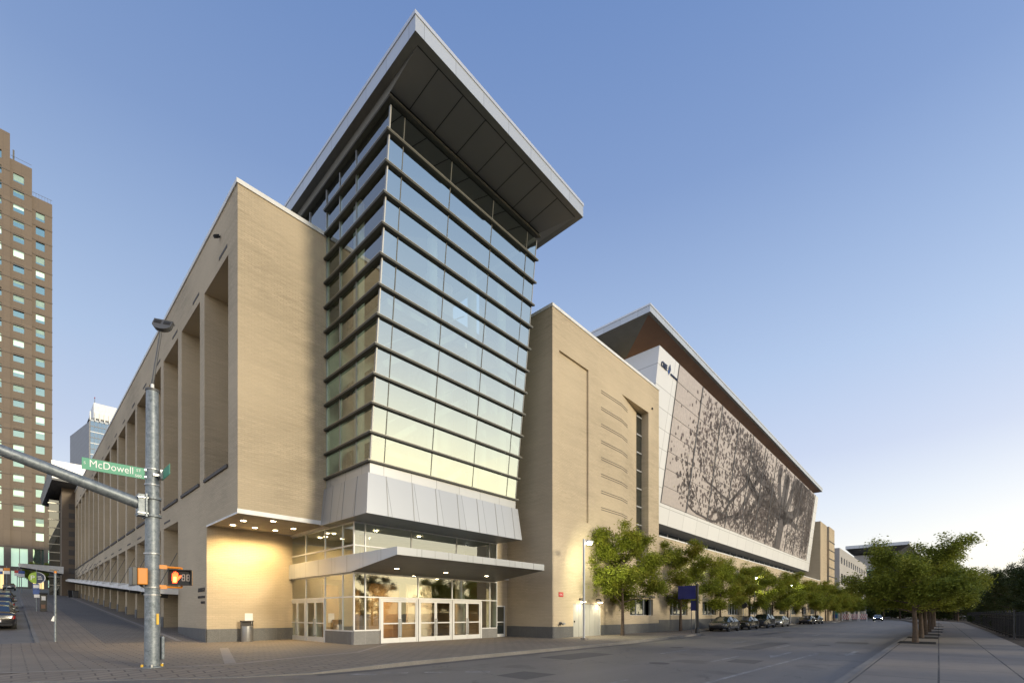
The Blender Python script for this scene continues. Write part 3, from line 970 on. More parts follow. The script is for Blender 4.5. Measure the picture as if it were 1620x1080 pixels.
b = MB(); b.box(UG - .05, UG + .12, 24.44, 24.5, ZB, ZT, 'mull').box(UG - .04, UG + .1, 26.5, 26.57, TOP, ZT, 'mull').box(UG - .04, UG + .1, 28.0, 28.07, TOP, ZT, 'mull')
b.build('mullion', ET)
# ceiling and big roof slab
RU0, RU1, RV0, RV1 = 11.13, 23.2, 15.62, 34.0
b = MB()
zo, zi = 25.27, 25.05
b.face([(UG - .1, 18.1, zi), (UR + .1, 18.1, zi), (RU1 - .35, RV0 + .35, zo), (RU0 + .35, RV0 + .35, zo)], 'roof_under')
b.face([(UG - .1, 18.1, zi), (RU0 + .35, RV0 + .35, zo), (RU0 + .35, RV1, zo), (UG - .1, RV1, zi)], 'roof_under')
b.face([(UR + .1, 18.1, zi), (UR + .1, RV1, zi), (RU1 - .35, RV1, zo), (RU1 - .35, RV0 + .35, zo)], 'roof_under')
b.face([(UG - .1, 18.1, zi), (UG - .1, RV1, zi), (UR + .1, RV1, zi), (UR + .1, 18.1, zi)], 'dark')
for k in range(8):
    u = 12.85 - .27 + k * 1.42
    if u < UR: b.bar((u, 18.1, zi - .006), (u + .02, RV0 + .36, zo - .006), .03, .012, 'black_matt')
b.bar((RU0 + .36, RV0 + .36, zo - .004), (RU1 - .36, RV0 + .36, zo - .004), .03, .012, 'black_matt')
RF = b.build('tower_roof', CC)
b = MB()
b.hexa([(RU0, RV0, zo), (RU1, RV0, zo), (RU1, RV1, zo), (RU0, RV1, zo), (RU0, RV0, 26.05), (RU1, RV0, 26.05), (RU1, RV1, 26.05), (RU0, RV1, 26.05)], 'alu_roof', 'b')
b.face([(RU0, RV0, zo), (RU0 + .35, RV0 + .35, zo + .004), (RU1 - .35, RV0 + .35, zo + .004), (RU1, RV0, zo)], 'roof_under_plain')
b.face([(RU0, RV0, zo), (RU0, RV1, zo), (RU0 + .35, RV1, zo + .004), (RU0 + .35, RV0 + .35, zo + .004)], 'roof_under_plain')
b.face([(RU1, RV0, zo), (RU1 - .35, RV0 + .35, zo + .004), (RU1 - .35, RV1, zo + .004), (RU1, RV1, zo)], 'roof_under_plain')
b.build('fascia', RF)
b = MB()
b.box(RU0 - .03, RU1 + .03, RV0 - .03, RV0 + .1, 25.93, 26.09, 'alu_plain').box(RU0 - .03, RU0 + .1, RV0 + .1, RV1, 25.93, 26.09, 'alu_plain')
b.build('drip_edge', RF)
# white band and flared metal skirt
b = MB()
b.box(UG - .02, UR, VG(8.9) - .02, VG(8.9) + .1, 8.25, 8.84, 'alu_band').box(UG - .02, UG + .1, VG(8.9) + .1, 24.5, 8.25, 8.84, 'alu_band')
b.box(UR - .1, UR, VG(8.9) + .1, 23.4, 8.25, 8.84, 'alu_band')
b.build('white_band', ET)
s0 = [(11.3, 19.71), (22.3, 19.71)]; s1 = [(11.5, 19.92), (22.12, 19.92)]
z0, z1 = 6.33, 8.32
b = MB()
b.face([(11.3, 19.71, z0), (22.3, 19.71, z0), (22.12, 19.92, z1), (11.5, 19.92, z1)], 'alu')
b.face([(11.3, 24.6, z0), (11.3, 19.71, z0), (11.5, 19.92, z1), (11.5, 24.6, z1)], 'alu')
b.face([(22.3, 19.71, z0), (22.3, 23.4, z0), (22.12, 23.4, z1), (22.12, 19.92, z1)], 'alu')
b.face([(11.5, 19.92, z1), (22.12, 19.92, z1), (22.12, 23, z1), (11.5, 23, z1)], 'alu_plain')
b.face([(11.3, 19.71, z0), (11.3, 24.6, z0), (22.3, 24.6, z0), (22.3, 19.71, z0)], 'roof_under_plain')
SK = b.build('metal_skirt', CC)
for k in range(7):
    u = 12.45 + k * 1.53
    b = MB(); b.bar((u + .01, 19.705, z0), (u - .03 + (k - 3) * -.02, 19.915, z1), .035, .02, 'mull', (0, 1, 0)); b.build('skirt_rib', SK)
for k in range(3):
    v = 20.9 + k * 1.25
    b = MB(); b.bar((11.295, v, z0), (11.495, v + .03, z1), .035, .02, 'mull', (1, 0, 0)); b.build('skirt_rib', SK)

# --- storefront
SU, SV = 11.9, 22.0
b = MB()
T = .07
def vpost(x, y, z0, z1, key='white_frame', w=T):
    b.box(x - w / 2, x + w / 2, y - w / 2, y + w / 2, z0, z1, key)
# front
vpost(SU, SV, 0.73, 6.33); vpost(12.53, SV, .73, 6.33); vpost(22.29, SV, .73, 6.33)
for u in (15.86, 18.38): vpost(u, SV, 2.52, 3.72)
for u in (15.40, 18.75, 21.6): vpost(u, SV, 4.6, 6.33, 'mull')
vpost(13.38, SV, 0.73, 2.48); vpost(21.63, SV, .64, 3.7); vpost(20.86, SV, .0, 2.4)
for zz, u0, u1 in ((3.70, SU, 22.29), (2.47, SU, 22.29), (0.73, SU, 13.38), (.64, 20.9, 22.29), (5.12, SU, 22.29), (6.30, SU, 22.29), (4.6, SU, 22.29)):
    b.box(u0, u1, SV - .045, SV + .03, zz - .035, zz + .035, 'white_frame')
# side
for v in (23.16, 25.18, 27.66, 30.1): vpost(SU, v, 0.0 if v > 25 else .7, 6.33, 'alu_plain')
for zz, v0, v1 in ((3.70, SV + .04, 30.1), (2.47, SV + .04, 30.1), (.70, SV + .04, 25.15), (5.12, SV + .04, 30.1), (6.30, SV + .04, 30.1), (4.62, SV + .04, 30.1)):
    b.box(SU - .04, SU + .03, v0, v1, zz - .035, zz + .035, 'alu_plain')
SF = b.build('storefront', CC)
b = MB()
for (u0, u1, z0, z1) in ((SU + .03, 12.5, .76, 2.44), (12.56, 13.35, .76, 2.44), (20.9, 21.6, .67, 2.44), (21.66, 22.26, .67, 2.44), (SU + .03, 22.26, 2.5, 3.67), (SU + .03, 22.26, 4.63, 6.27)):
    b.face([(u0, SV, z0), (u1, SV, z0), (u1, SV, z1), (u0, SV, z1)], 'glass_low')
b.build('front_glass', SF)
b = MB()
for (v0, v1, z0, z1) in ((SV + .03, 25.15, .73, 2.44), (SV + .03, 30.07, 2.5, 3.67), (SV + .03, 30.07, 4.65, 6.27)):
    b.face([(SU, v1, z0), (SU, v0, z0), (SU, v0, z1), (SU, v1, z1)], 'glass_low')
b.build('side_glass', SF)
b = MB()
b.face([(22.29, SV, .64), (22.29, 23.0, .64), (22.29, 23.0, 6.3), (22.29, SV, 6.3)], 'glass_low')
b.build('return_glass', SF)
b = MB()
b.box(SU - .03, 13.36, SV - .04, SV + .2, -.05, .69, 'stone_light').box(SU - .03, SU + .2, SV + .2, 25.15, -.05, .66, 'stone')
b.build('stone_plinth', SF)
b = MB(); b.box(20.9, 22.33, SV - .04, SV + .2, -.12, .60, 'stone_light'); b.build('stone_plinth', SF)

def door_pair(axis, a0, a1, at, zt, key):
    """two leaves and their frame; axis 'y': in the plane y=at, running along x"""
    def bx(mb, p0, p1, d0, d1, z0, z1, kk):
        if axis == 'y': mb.box(p0, p1, at + d0, at + d1, z0, z1, kk)
        else: mb.box(at + d0, at + d1, p0, p1, z0, z1, kk)
    root = MB()
    f = .075
    bx(root, a0, a0 + f, -.06, .05, 0, zt, key); bx(root, a1 - f, a1, -.06, .05, 0, zt, key); bx(root, a0 + f, a1 - f, -.06, .05, zt - f, zt, key)
    bx(root, a0, a1, -.05, .05, -.03, .012, 'alu_plain')
    root = root.build('door_frame', SF)
    mid = (a0 + a1) / 2
    for s, (p0, p1) in enumerate(((a0 + f + .008, mid - .008), (mid + .008, a1 - f - .008))):
        leaf = MB()
        e = .085
        zz0, zz1 = .02, zt - f - .01
        bx(leaf, p0, p0 + e, -.03, .02, zz0, zz1, key); bx(leaf, p1 - e, p1, -.03, .02, zz0, zz1, key)
        bx(leaf, p0 + e, p1 - e, -.03, .02, zz0, .27, key); bx(leaf, p0 + e, p1 - e, -.03, .02, zz1 - .1, zz1, key)
        bx(leaf, p0 + e, p1 - e, -.045, .02, 1.03, 1.10, key)
        # glass of the leaf
        for q0, q1 in ((.27, 1.03), (1.10, zz1 - .1)):
            if axis == 'y': leaf.face([(p0 + e, at, q0), (p1 - e, at, q0), (p1 - e, at, q1), (p0 + e, at, q1)], 'glass_clear')
            else: leaf.face([(at, p1 - e, q0), (at, p0 + e, q0), (at, p0 + e, q1), (at, p1 - e, q1)], 'glass_clear')
        hx = p1 - e / 2 if s == 0 else p0 + e / 2
        for zz in (.34, 1.28):
            bx(leaf, hx - .012, hx + .012, -.10, -.03, zz - .012, zz + .012, 'grey_fixture')
        bx(leaf, hx - .016, hx + .016, -.125, -.095, .32, 1.30, 'bin_steel')
        leaf.build('door', root)
for u0, u1 in ((13.42, 15.83), (15.88, 18.35), (18.40, 20.82)):
    door_pair('y', u0, u1, SV, 2.42, 'white_frame')
for v0, v1 in ((25.2, 27.62), (27.70, 30.08)):
    door_pair('x', v0, v1, SU, 2.42, 'alu_plain')
# lobby seen through the glass
b = MB()
b.box(11.95, 28.0, 22.05, 31.9, -.02, -.005, 'interior_floor')
b.face([(12.2, 31.0, 0), (24, 31.0, 0), (24, 31.0, 6.2), (12.2, 31.0, 6.2)], 'interior')
b.box(15.0, 18.2, 27.4, 27.6, 0, 3.6, 'interior_warm').box(18.2, 20.2, 26.4, 26.6, 0, 3.6, 'interior').box(13.2, 14.2, 28.2, 28.4, 0, 3.4, 'interior_warm')
b.box(11.95, 28.0, 22.3, 31.9, 3.95, 4.4, 'interior')
b.face([(12.0, 22.1, 6.3), (22.2, 22.1, 6.3), (22.2, 31.6, 6.3), (12.0, 31.6, 6.3)], 'interior')
b.lathe([(.32, 0), (.32, 6.3)], 'interior', 16, (20.6, 23.8, 0)).lathe([(.28, 0), (.28, 6.3)], 'interior_warm', 16, (14.4, 25.4, 0))
b.box(16.6, 18.0, 25.0, 25.7, 0, 1.0, 'interior_warm')
b.build('lobby_interior', SF)
for (x, y, zz) in ((13.2, 23.4, 3.94), (17, 24, 3.94), (19.6, 25, 3.94), (14.0, 23.4, 6.27), (16.8, 23.2, 6.27), (15, 26, 6.27), (12.8, 26, 6.27), (12.9, 28, 6.27)):
    b = MB(); b.lathe([(.10, 0), (.10, -.02)], 'lamp_warm', 14, (x, y, zz)); b.build('lobby_downlight', SF)
for (x, y, p) in ((16.6, 25.6, 150), (13.2, 26.5, 100), (19.4, 25.0, 120)):
    spot('lobby_light', (x, y, 3.85), p, (1.0, 0.66, 0.34), size=R(150), rad=.2, target=(x, y + .8, 0))
# entrance canopy (wedge)
CUL, CUR, CVF = 11.68, 22.15, 17.76
b = MB()
b.face([(CUL, CVF, 4.24), (CUR, CVF, 4.24), (CUR, CVF, 4.60), (CUL, CVF, 4.60)], 'alu')
b.face([(CUL, 30.4, 3.72), (CUL, 22.0, 3.72), (CUL, CVF, 4.24), (CUL, CVF, 4.60), (CUL, 30.4, 4.60)], 'alu')
b.face([(CUR, CVF, 4.24), (CUR, 21.95, 3.74), (CUR, 21.95, 4.6), (CUR, CVF, 4.6)], 'alu')
b.face([(CUL, CVF, 4.60), (CUR, CVF, 4.60), (CUR, 21.95, 4.6), (CUL, 21.95, 4.6)], 'alu_plain')
b.face([(CUL, CVF, 4.24), (CUL, 21.95, 3.74), (CUR, 21.95, 3.74), (CUR, CVF, 4.24)], 'roof_under_plain')
b.face([(CUL, 21.95, 3.73), (CUL, 30.4, 3.73), (SU - .04, 30.4, 3.73), (SU - .04, 21.95, 3.73)], 'roof_under_plain')
CA = b.build('entrance_canopy', CC)
for k in range(9):
    u = 12.75 + k * 1.05
    b = MB(); b.box(u - .008, u + .008, CVF - .004, CVF, 4.24, 4.60, 'mull'); b.build('panel_joint', CA)
for v in (19.4, 21.0, 22.3, 23.6, 25.6, 28.0):
    zb = 3.72 if v > 22 else 3.72 + (22 - v) * .1226
    b = MB(); b.box(CUL - .004, CUL, v - .008, v + .008, zb, 4.60, 'mull'); b.build('panel_joint', CA)
for u in (13.4, 16.6, 19.8):
    v = 20.4; zz = 3.74 + (21.95 - v) * .1193
    b = MB(); b.lathe([(.14, 0), (.13, -.025)], 'coping', 16, (u, v, zz)).lathe([(.11, -.026), (.10, -.034)], 'lamp_warm', 16, (u, v, zz)); b.build('downlight', CA)
    spot('canopy_light', (u, v, zz - .06), 28, (1.0, .78, .48), size=R(120), target=(u, v, 0))

# --- recess wall with a service door between tower and stair block
b = MB()
b.face([(22.32, 22.45, -.2), (23.82, 22.45, -.2), (23.82, 22.45, 6.6), (22.32, 22.45, 6.6)], 'brick')
b.face([(22.02, 23.4, 6.3), (23.82, 23.4, 6.3), (23.82, 23.4, 20.4), (22.02, 23.4, 20.4)], 'brick')
RW = b.build('recess_wall', CC)
b = MB()
b.box(22.62, 22.70, 22.36, 22.45, -.1, 2.16, 'white_frame').box(23.42, 23.50, 22.36, 22.45, -.1, 2.16, 'white_frame').box(22.70, 23.42, 22.36, 22.45, 2.08, 2.16, 'white_frame')
b.box(22.70, 23.42, 22.38, 22.44, -.1, .2, 'white_frame').face([(22.7, 22.40, .2), (23.42, 22.40, .2), (23.42, 22.40, 2.08), (22.7, 22.40, 2.08)], 'glass_dark').box(22.70, 23.42, 22.37, 22.42, .98, 1.05, 'white_frame')
b.build('side_door', RW)

# --- stair block
S0, S1, SVF, ST = 23.82, 39.35, 18.42, 21.55
b = MB()
SLZ0, SLZ1 = 4.6, 18.95
hl = [(24.56, 28.02, 8.06, 19.0, .14, 'brick', 'brick'), (26.15, 29.6, -.3, 2.28, .10, 'coping', None),
      (34.1, 38.2, 1.45, 2.85, .25, 'brick', None)]
b.wall('y', SVF, S0, 32.75, -.3, ST, hl[:2], 'brick')
b.wall('y', SVF, 32.75, 37.34, -.3, SLZ0, [hl[2][:0] or (34.1, 37.34, 1.45, 2.85, .25, 'brick', None)], 'brick')
b.wall('y', SVF, 37.34, S1, -.3, ST, [(37.34, 38.2, 1.45, 2.85, .25, 'brick', None)], 'brick')
b.face([(32.75, SVF, SLZ1), (37.34, SVF, SLZ1), (37.34, SVF, ST), (32.75, SVF, ST)], 'brick')
b.face([(32.75, SVF, SLZ0), (36.40, 19.08, SLZ0), (36.40, 19.08, SLZ1), (32.75, SVF, SLZ1)], 'brick')        # slanted cheek
b.face([(37.34, SVF, SLZ0), (37.34, 19.08, SLZ0), (37.34, 19.08, SLZ1), (37.34, SVF, SLZ1)], 'brick')
b.face([(32.75, SVF, SLZ1), (36.4, 19.08, SLZ1), (37.34, 19.08, SLZ1), (37.34, SVF, SLZ1)], 'brick')
b.face([(32.75, SVF, SLZ0), (37.34, SVF, SLZ0), (37.34, 19.08, SLZ0), (36.4, 19.08, SLZ0)], 'ledge')
b.face([(S0, 40, -.3), (S0, SVF, -.3), (S0, SVF, ST), (S0, 40, ST)], 'brick')
b.face([(S1, SVF, -.3), (S1, 40, -.3), (S1, 40, ST), (S1, SVF, ST)], 'brick')
b.face([(S0, SVF, ST), (S1, SVF, ST), (S1, 40, ST), (S0, 40, ST)], 'brick')
SB = b.build('stair_block', CC)
b = MB(); b.box(S0 - .05, S1 + .05, SVF - .05, SVF + .3, ST + .003, ST + .2, 'coping').box(S0 - .05, S0 + .3, SVF + .3, 40, ST + .003, ST + .2, 'coping'); b.build('coping', SB)
b = MB(); b.box(S0 - .04, 26.11, SVF - .04, SVF, -.2, .74, 'stone').box(29.64, S1, SVF - .04, SVF, -.2, .76, 'stone').box(S0 - .04, S0, SVF, 22.45, -.2, .74, 'stone'); b.build('stone_base', SB)
b = MB()
b.face([(36.4, 19.08, SLZ0), (37.34, 19.08, SLZ0), (37.34, 19.08, SLZ1), (36.4, 19.08, SLZ1)], 'glass_dark')
for k in range(10):
    zz = SLZ0 + .02 + k * 1.55
    if zz < SLZ1: b.box(36.4, 37.34, 19.02, 19.075, zz - .05, zz + .05, 'alu_plain')
b.build('slot_window', SB)
for k in range(8):
    zz = 9.05 + k * 1.165
    zz = 18.0 - k * 1.24
    bb = MB()
    for dz in (0, .16):
        bb.bar((29.7, SVF - .001, zz + dz), (32.75, SVF - .001, zz + dz), .02, .045, 'ledge')
        bb.bar((32.75, SVF - .001, zz + dz), (34.1, SVF + .242, zz + dz), .02, .045, 'ledge')
    bb.build('shadow_joint', SB)
b = MB()
zt = 2.28
for k in range(5):
    w = 3.45 / 5
    b.box(26.15 + k * w + .012, 26.15 + (k + 1) * w - .012, SVF + .03, SVF + .07, -.05, zt - .01, 'door_grey')
b.box(26.15, 29.6, SVF + .075, SVF + .10, -.05, zt, 'ledge').box(26.26, 26.34, SVF - .02, SVF + .03, 1.0, 1.12, 'black')
b.build('service_door', SB)
def strip_window(u0, u1, z0, z1, y, parent, n=3):
    b = MB()
    b.face([(u0, y, z0), (u1, y, z0), (u1, y, z1), (u0, y, z1)], 'glass_dark')
    for k in range(n + 1):
        u = u0 + (u1 - u0) * k / n
        b.box(max(u0, u - .04), min(u1, u + .04), y - .06, y - .004, z0, z1, 'alu_plain')
    b.box(u0, u1, y - .065, y - .003, z0, z0 + .05, 'alu_plain').box(u0, u1, y - .065, y - .003, z1 - .05, z1, 'alu_plain')
    b.build('window', parent)
strip_window(34.1, 38.2, 1.45, 2.85, SVF + .24, SB)
b = MB(); b.box(33.9, 38.4, SVF - .12, SVF, 2.95, 3.15, 'ledge'); b.build('window_hood', SB)
b = MB()
b.lathe([(.10, 0), (.10, -.10), (.05, -.12), (.05, -.24)], 'grey_fixture', 14, (24.62, SVF, .97), 'y')
b.bar((24.62, SVF - .2, .97), (24.50, SVF - .34, .90), .11, .11, 'bin_steel').bar((24.62, SVF - .2, .97), (24.76, SVF - .34, .93), .11, .11, 'bin_steel')
b.build('standpipe', SB)
b = MB(); b.box(37.9, 38.02, SVF - .1, SVF, 19.4, 19.55, 'black_matt'); b.build('wall_sensor', SB)
b = MB(); b.box(24.48, 24.98, SVF - .02, SVF - .001, 2.72, 3.02, 'red')
rs = b.build('fire_plate', SB)
text_part('plate_text', 'FDC', .17, SB, 'white', face_matrix((24.73, SVF - .022, 2.81), (1, 0, 0), (0, 0, 1)), 'CENTER', .002)

# --- mural hall
H0, H1 = 39.36, 113.5
def VF(z): return 20.06 - (z - 10.4) * .1125
b = MB()
b.wall('y', SVF, S1 + .003, 116.0, -.3, 8.5, [(41.7 + k * 8.05, 45.8 + k * 8.05, 1.45, 2.85, .25, 'brick', None) for k in range(9)], 'brick')
b.face([(S1, SVF, 8.5), (116, SVF, 8.5), (116, 23, 8.5), (S1, 23, 8.5)], 'coping')
MH = b.build('mural_hall', CC)
for k in range(9):
    strip_window(41.7 + k * 8.05, 45.8 + k * 8.05, 1.45, 2.85, SVF + .24, MH, 4)
b = MB(); b.box(S1 + .003, 116, SVF - .04, SVF, -.3, 1.05, 'stone'); b.build('stone_base', MH)
b = MB(); b.box(S1, 116, SVF - .05, SVF + .25, 8.503, 8.62, 'coping'); b.build('coping', MH)
# dark clerestory slot over the terrace
b = MB()
b.face([(S1, 22.2, 8.5), (114, 22.2, 8.5), (114, 22.2, 10.7), (S1, 22.2, 10.7)], 'glass_dark')
b.box(S1, 114, 22.1, 22.2, 8.5, 8.9, 'brick').box(S1, 114, 22.05, 22.2, 9.25, 9.42, 'coping')
for k in range(25): b.box(S1 + 1 + k * 3, S1 + 1.12 + k * 3, 22.1, 22.195, 8.9, 10.7, 'alu_plain')
b.build('clerestory_window', MH)
ZF0, ZF1 = 10.4, 25.6
PL, PR, PB = 42.75, 109.6, 12.35
def fq(u0, u1, z0, z1, d=0.0): return [(u0, VF(z0) + d, z0), (u1, VF(z0) + d, z0), (u1, VF(z1) + d, z1), (u0, VF(z1) + d, z1)]
PLT = PL + 0.9       # the panel's left edge leans like the wall
b = MB()
b.face([(H0, VF(ZF0), ZF0), (H1, VF(ZF0), ZF0), (H1, VF(PB), PB), (H0, VF(PB), PB)], 'white_clad')
b.face([(H0, VF(PB), PB), (PL, VF(PB), PB), (PLT, VF(ZF1), ZF1), (H0, VF(ZF1), ZF1)], 'white_clad')
b.face([(PR, VF(PB), PB), (H1, VF(PB), PB), (H1, VF(ZF1), ZF1), (PR + .9, VF(ZF1), ZF1)], 'white_clad')
b.face([(H0, 26, ZF0), (H0, VF(ZF0), ZF0), (H0, VF(ZF1), ZF1), (H0, 26, ZF1)], 'white_clad')
b.face([(H1, VF(ZF0), ZF0), (H1, 26, ZF0), (H1, 26, ZF1), (H1, VF(ZF1), ZF1)], 'white_clad')
b.face([(H0, VF(ZF1), ZF1), (H1, VF(ZF1), ZF1), (H1, 26, ZF1), (H0, 26, ZF1)], 'coping')
b.face([(H0, VF(ZF0), ZF0), (H0, 23, ZF0), (H1, 23, ZF0), (H1, VF(ZF0), ZF0)], 'grey_fixture')
b.box(H0 + 1.6, H1 - 1, 23.2, 24, ZF1, 27.2, 'brick')
b.build('white_wall_frame', MH)
b = MB()
b.face([(PL, VF(PB), PB), (PR, VF(PB), PB), (PR + .9, VF(ZF1), ZF1), (PLT, VF(ZF1), ZF1)], 'mural')
MP = b.build('mural_panel', MH)
def on_mural(s, h, d):
    zz = PB + h * (ZF1 - PB)
    u = PL + .9 * h + s * (PR - PL)
    return (u, VF(zz) - d, zz)
b = MB()
for k in range(1, 11):
    s = k / 11
    b.bar(on_mural(s, 0.0, .02), on_mural(s, 1.0, .02), .20, .05, 'mural_seam', (0, 1, 0))
for k in range(0, 8):
    b.bar(on_mural(0, k / 8 + .003, .008), on_mural(1, k / 8 + .003, .008), .035, .02, 'mural_seam', (0, 1, 0))
b.bar(on_mural(0, 0, .02), on_mural(0, 1, .02), .10, .06, 'mural_seam', (0, 1, 0)).bar(on_mural(1, 0, .02), on_mural(1, 1, .02), .10, .06, 'mural_seam', (0, 1, 0))
b.build('panel_joint', MP)
# generic spreading tree printed on the panels: limbs and flecks of leaf, all in the plane of the panel
rnd = random.Random(11)
b = MB()
WID = PR - PL; HGT = (ZF1 - PB) / math.cos(math.atan(.1125))
def pt(x, y): return on_mural(x / WID, y / HGT, .012)
def inside(x, y): return 0.15 < x < WID - .15 and 0.05 < y < HGT - .05
def limb(x, y, a, L, w, depth):
    seg = 6
    for i in range(seg):
        nx, ny = x + math.cos(a) * L / seg, y + math.sin(a) * L / seg
        w2 = w * .93
        if inside(x, y) and inside(nx, ny):
            px, py = -math.sin(a) , math.cos(a)
            b.face([pt(x - px * w, y - py * w), pt(nx - px * w2, ny - py * w2), pt(nx + px * w2, ny + py * w2), pt(x + px * w, y + py * w)], 'mural_ink')
        x, y, w = nx, ny, w2
        a += rnd.uniform(-.22, .22) - .02 * math.copysign(1, math.cos(a)) * (depth > 1)
        if depth < 5 and i in (2, 4):
            limb(x, y, a + rnd.choice((-1, 1)) * rnd.uniform(.4, .95), L * rnd.uniform(.5, .72), w * .62, depth + 1)
        if depth >= 2:
            for _ in range(5 if depth > 2 else 3):
                fx, fy = x + rnd.gauss(0, 1.5), y + rnd.gauss(-.5, 1.15)
                fleck(fx, fy)
def fleck(x, y):
    if not inside(x, y): return
    s = rnd.uniform(.10, .33)
    n = rnd.randint(4, 6); a0 = rnd.random() * 6.28
    ps = [(x + s * rnd.uniform(.5, 1.2) * math.cos(a0 + 6.28 * k / n), y + s * rnd.uniform(.5, 1.2) * math.sin(a0 + 6.28 * k / n)) for k in range(n)]
    if all(inside(*p) for p in ps): b.face([pt(*p) for p in ps], 'mural_fleck')
tx = WID * .66
ty, w = 0.06, 1.75
tpts = [(tx - .9, .06, 2.3), (tx - .2, 2.2, 1.9), (tx + .2, 4.2, 1.9), (tx + .1, 5.6, 2.2)]
for (x0, y0, w0), (x1, y1, w1) in zip(tpts[:-1], tpts[1:]):
    b.face([pt(x0 - w0, y0), pt(x0 + w0, y0), pt(x1 + w1, y1), pt(x1 - w1, y1)], 'mural_ink')
for a, L, w0, dx in ((2.75, 17, 1.2, -.9), (2.2, 13, 1.2, -.6), (1.75, 11, 1.1, -.1), (1.35, 11, 1.0, .3), (.95, 12, 1.1, .8), (.35, 13, 1.2, 1.1), (2.95, 22, .8, -1.0), (.1, 11, .7, 1.1)):
    limb(tx + dx, 5.0, a, L, w0, 1)
def cluster(cx, cy, sx, sy, n):
    for _ in range(n): fleck(cx + rnd.gauss(0, sx), cy + rnd.gauss(0, sy))
for (cx, cy, sx, sy, n) in ((.91, .45, .04, .26, 1300), (.965, .55, .025, .3, 1500), (.46, .20, .07, .11, 1200), (.52, .45, .045, .17, 1100), (.36, .82, .05, .11, 700), (.22, .84, .05, .09, 260), (.30, .55, .05, .14, 260), (.80, .78, .05, .12, 500), (.14, .80, .03, .12, 130), (.17, .45, .08, .2, 110), (.79, .2, .05, .12, 500), (.57, .30, .03, .16, 700)):
    cluster(cx * WID, cy * HGT, sx * WID, sy * HGT, n)
pr = b.build('mural_print', MP)
# hall roof
b = MB()
X0, X1, Y0, Y1, zb, ztp = 36.9, 116.4, 18.05, 40, 27.32, 27.98
b.hexa([(X0, Y0, zb), (X1, Y0, zb), (X1, Y1, zb), (X0, Y1, zb), (X0, Y0, ztp), (X1, Y0, ztp), (X1, Y1, ztp), (X0, Y1, ztp)], 'alu_roof', 'b')
HR = b.build('hall_roof', MH)
b = MB()
zi = 26.75
b.face([(X0 + .3, Y0 + .3, zb), (X0 + 4.2, Y0 + 4.6, zi), (X1 - 3, Y0 + 4.6, zi), (X1 - .3, Y0 + .3, zb)], 'copper')
b.face([(X0 + .3, Y0 + .3, zb), (X0 + .3, Y1, zb), (X0 + 4.2, Y1, zi), (X0 + 4.2, Y0 + 4.6, zi)], 'roof_under_plain')
b.face([(X0 + 4.2, Y0 + 4.6, zi), (X0 + 4.2, Y1, zi), (X1 - 3, Y1, zi), (X1 - 3, Y0 + 4.6, zi)], 'copper')
b.face([(X1 - .3, Y0 + .3, zb), (X1 - 3, Y0 + 4.6, zi), (X1 - 3, Y1, zi), (X1 - .3, Y1, zb)], 'copper')
b.face([(X0, Y0, zb), (X0 + .3, Y0 + .3, zb + .003), (X1 - .3, Y0 + .3, zb + .003), (X1, Y0, zb)], 'roof_under_plain')
b.face([(X0, Y0, zb), (X0, Y1, zb), (X0 + .3, Y1, zb + .003), (X0 + .3, Y0 + .3, zb + .003)], 'roof_under_plain')
b.build('roof_soffit', HR)
b = MB(); b.box(X0 - .04, X1 + .04, Y0 - .04, Y0 + .1, ztp - .12, ztp + .04, 'alu_plain').box(X0 - .04, X0 + .1, Y0 + .1, Y1, ztp - .12, ztp + .04, 'alu_plain'); b.build('drip_edge', HR)
# sponsor lettering on the white frame
n = Vector((0, -1, -.1125)).normalized(); upv = Vector((0, -.1125, 1)).normalized()
def hm(u, zz, d=.03): 
    m = face_matrix((u, VF(zz) - d, zz), (1, 0, 0), upv); return m
text_part('wall_lettering', 'CREE', .66, MH, 'navy', hm(39.95, 24.05), 'LEFT', .06, 0.78)
b = MB()
def hp(u, zz, d=.05): return (u, VF(zz) - d, zz)
b.face([hp(41.45, 24.4), hp(41.72, 23.95), hp(41.95, 24.4), hp(41.72, 24.85)], 'navy').face([hp(41.4, 24.15, .045), hp(41.62, 23.8, .045), hp(41.66, 24.1, .045), hp(41.5, 24.3, .045)], 'blue_bright')
b.build('wall_emblem', MH)
text_part('wall_lettering', 'SHIMMER WALL', .26, MH, 'navy', hm(42.0, 23.95), 'LEFT', .05, 0.78)

# --- stair towers beyond the hall
b = MB()
b.box(116.4, 124.0, 18.42, 34, -.3, 21.2, 'brick_far').box(124.0, 126.2, 19.4, 34, -.3, 18, 'brick_far').box(126.2, 133.5, 18.3, 34, -.3, 21.4, 'brick_far')
FT = b.build('far_stair_tower', CC)
for k in range(7):
    b = MB(); b.box(126.15, 133.55, 18.24, 18.3, 6 + k * 2.0, 6.25 + k * 2.0, 'ledge'); b.build('brick_course', FT)
b = MB(); b.box(124.05, 126.15, 19.36, 19.4, 6.0, 12.0, 'glass_dark'); b.build('window', FT)

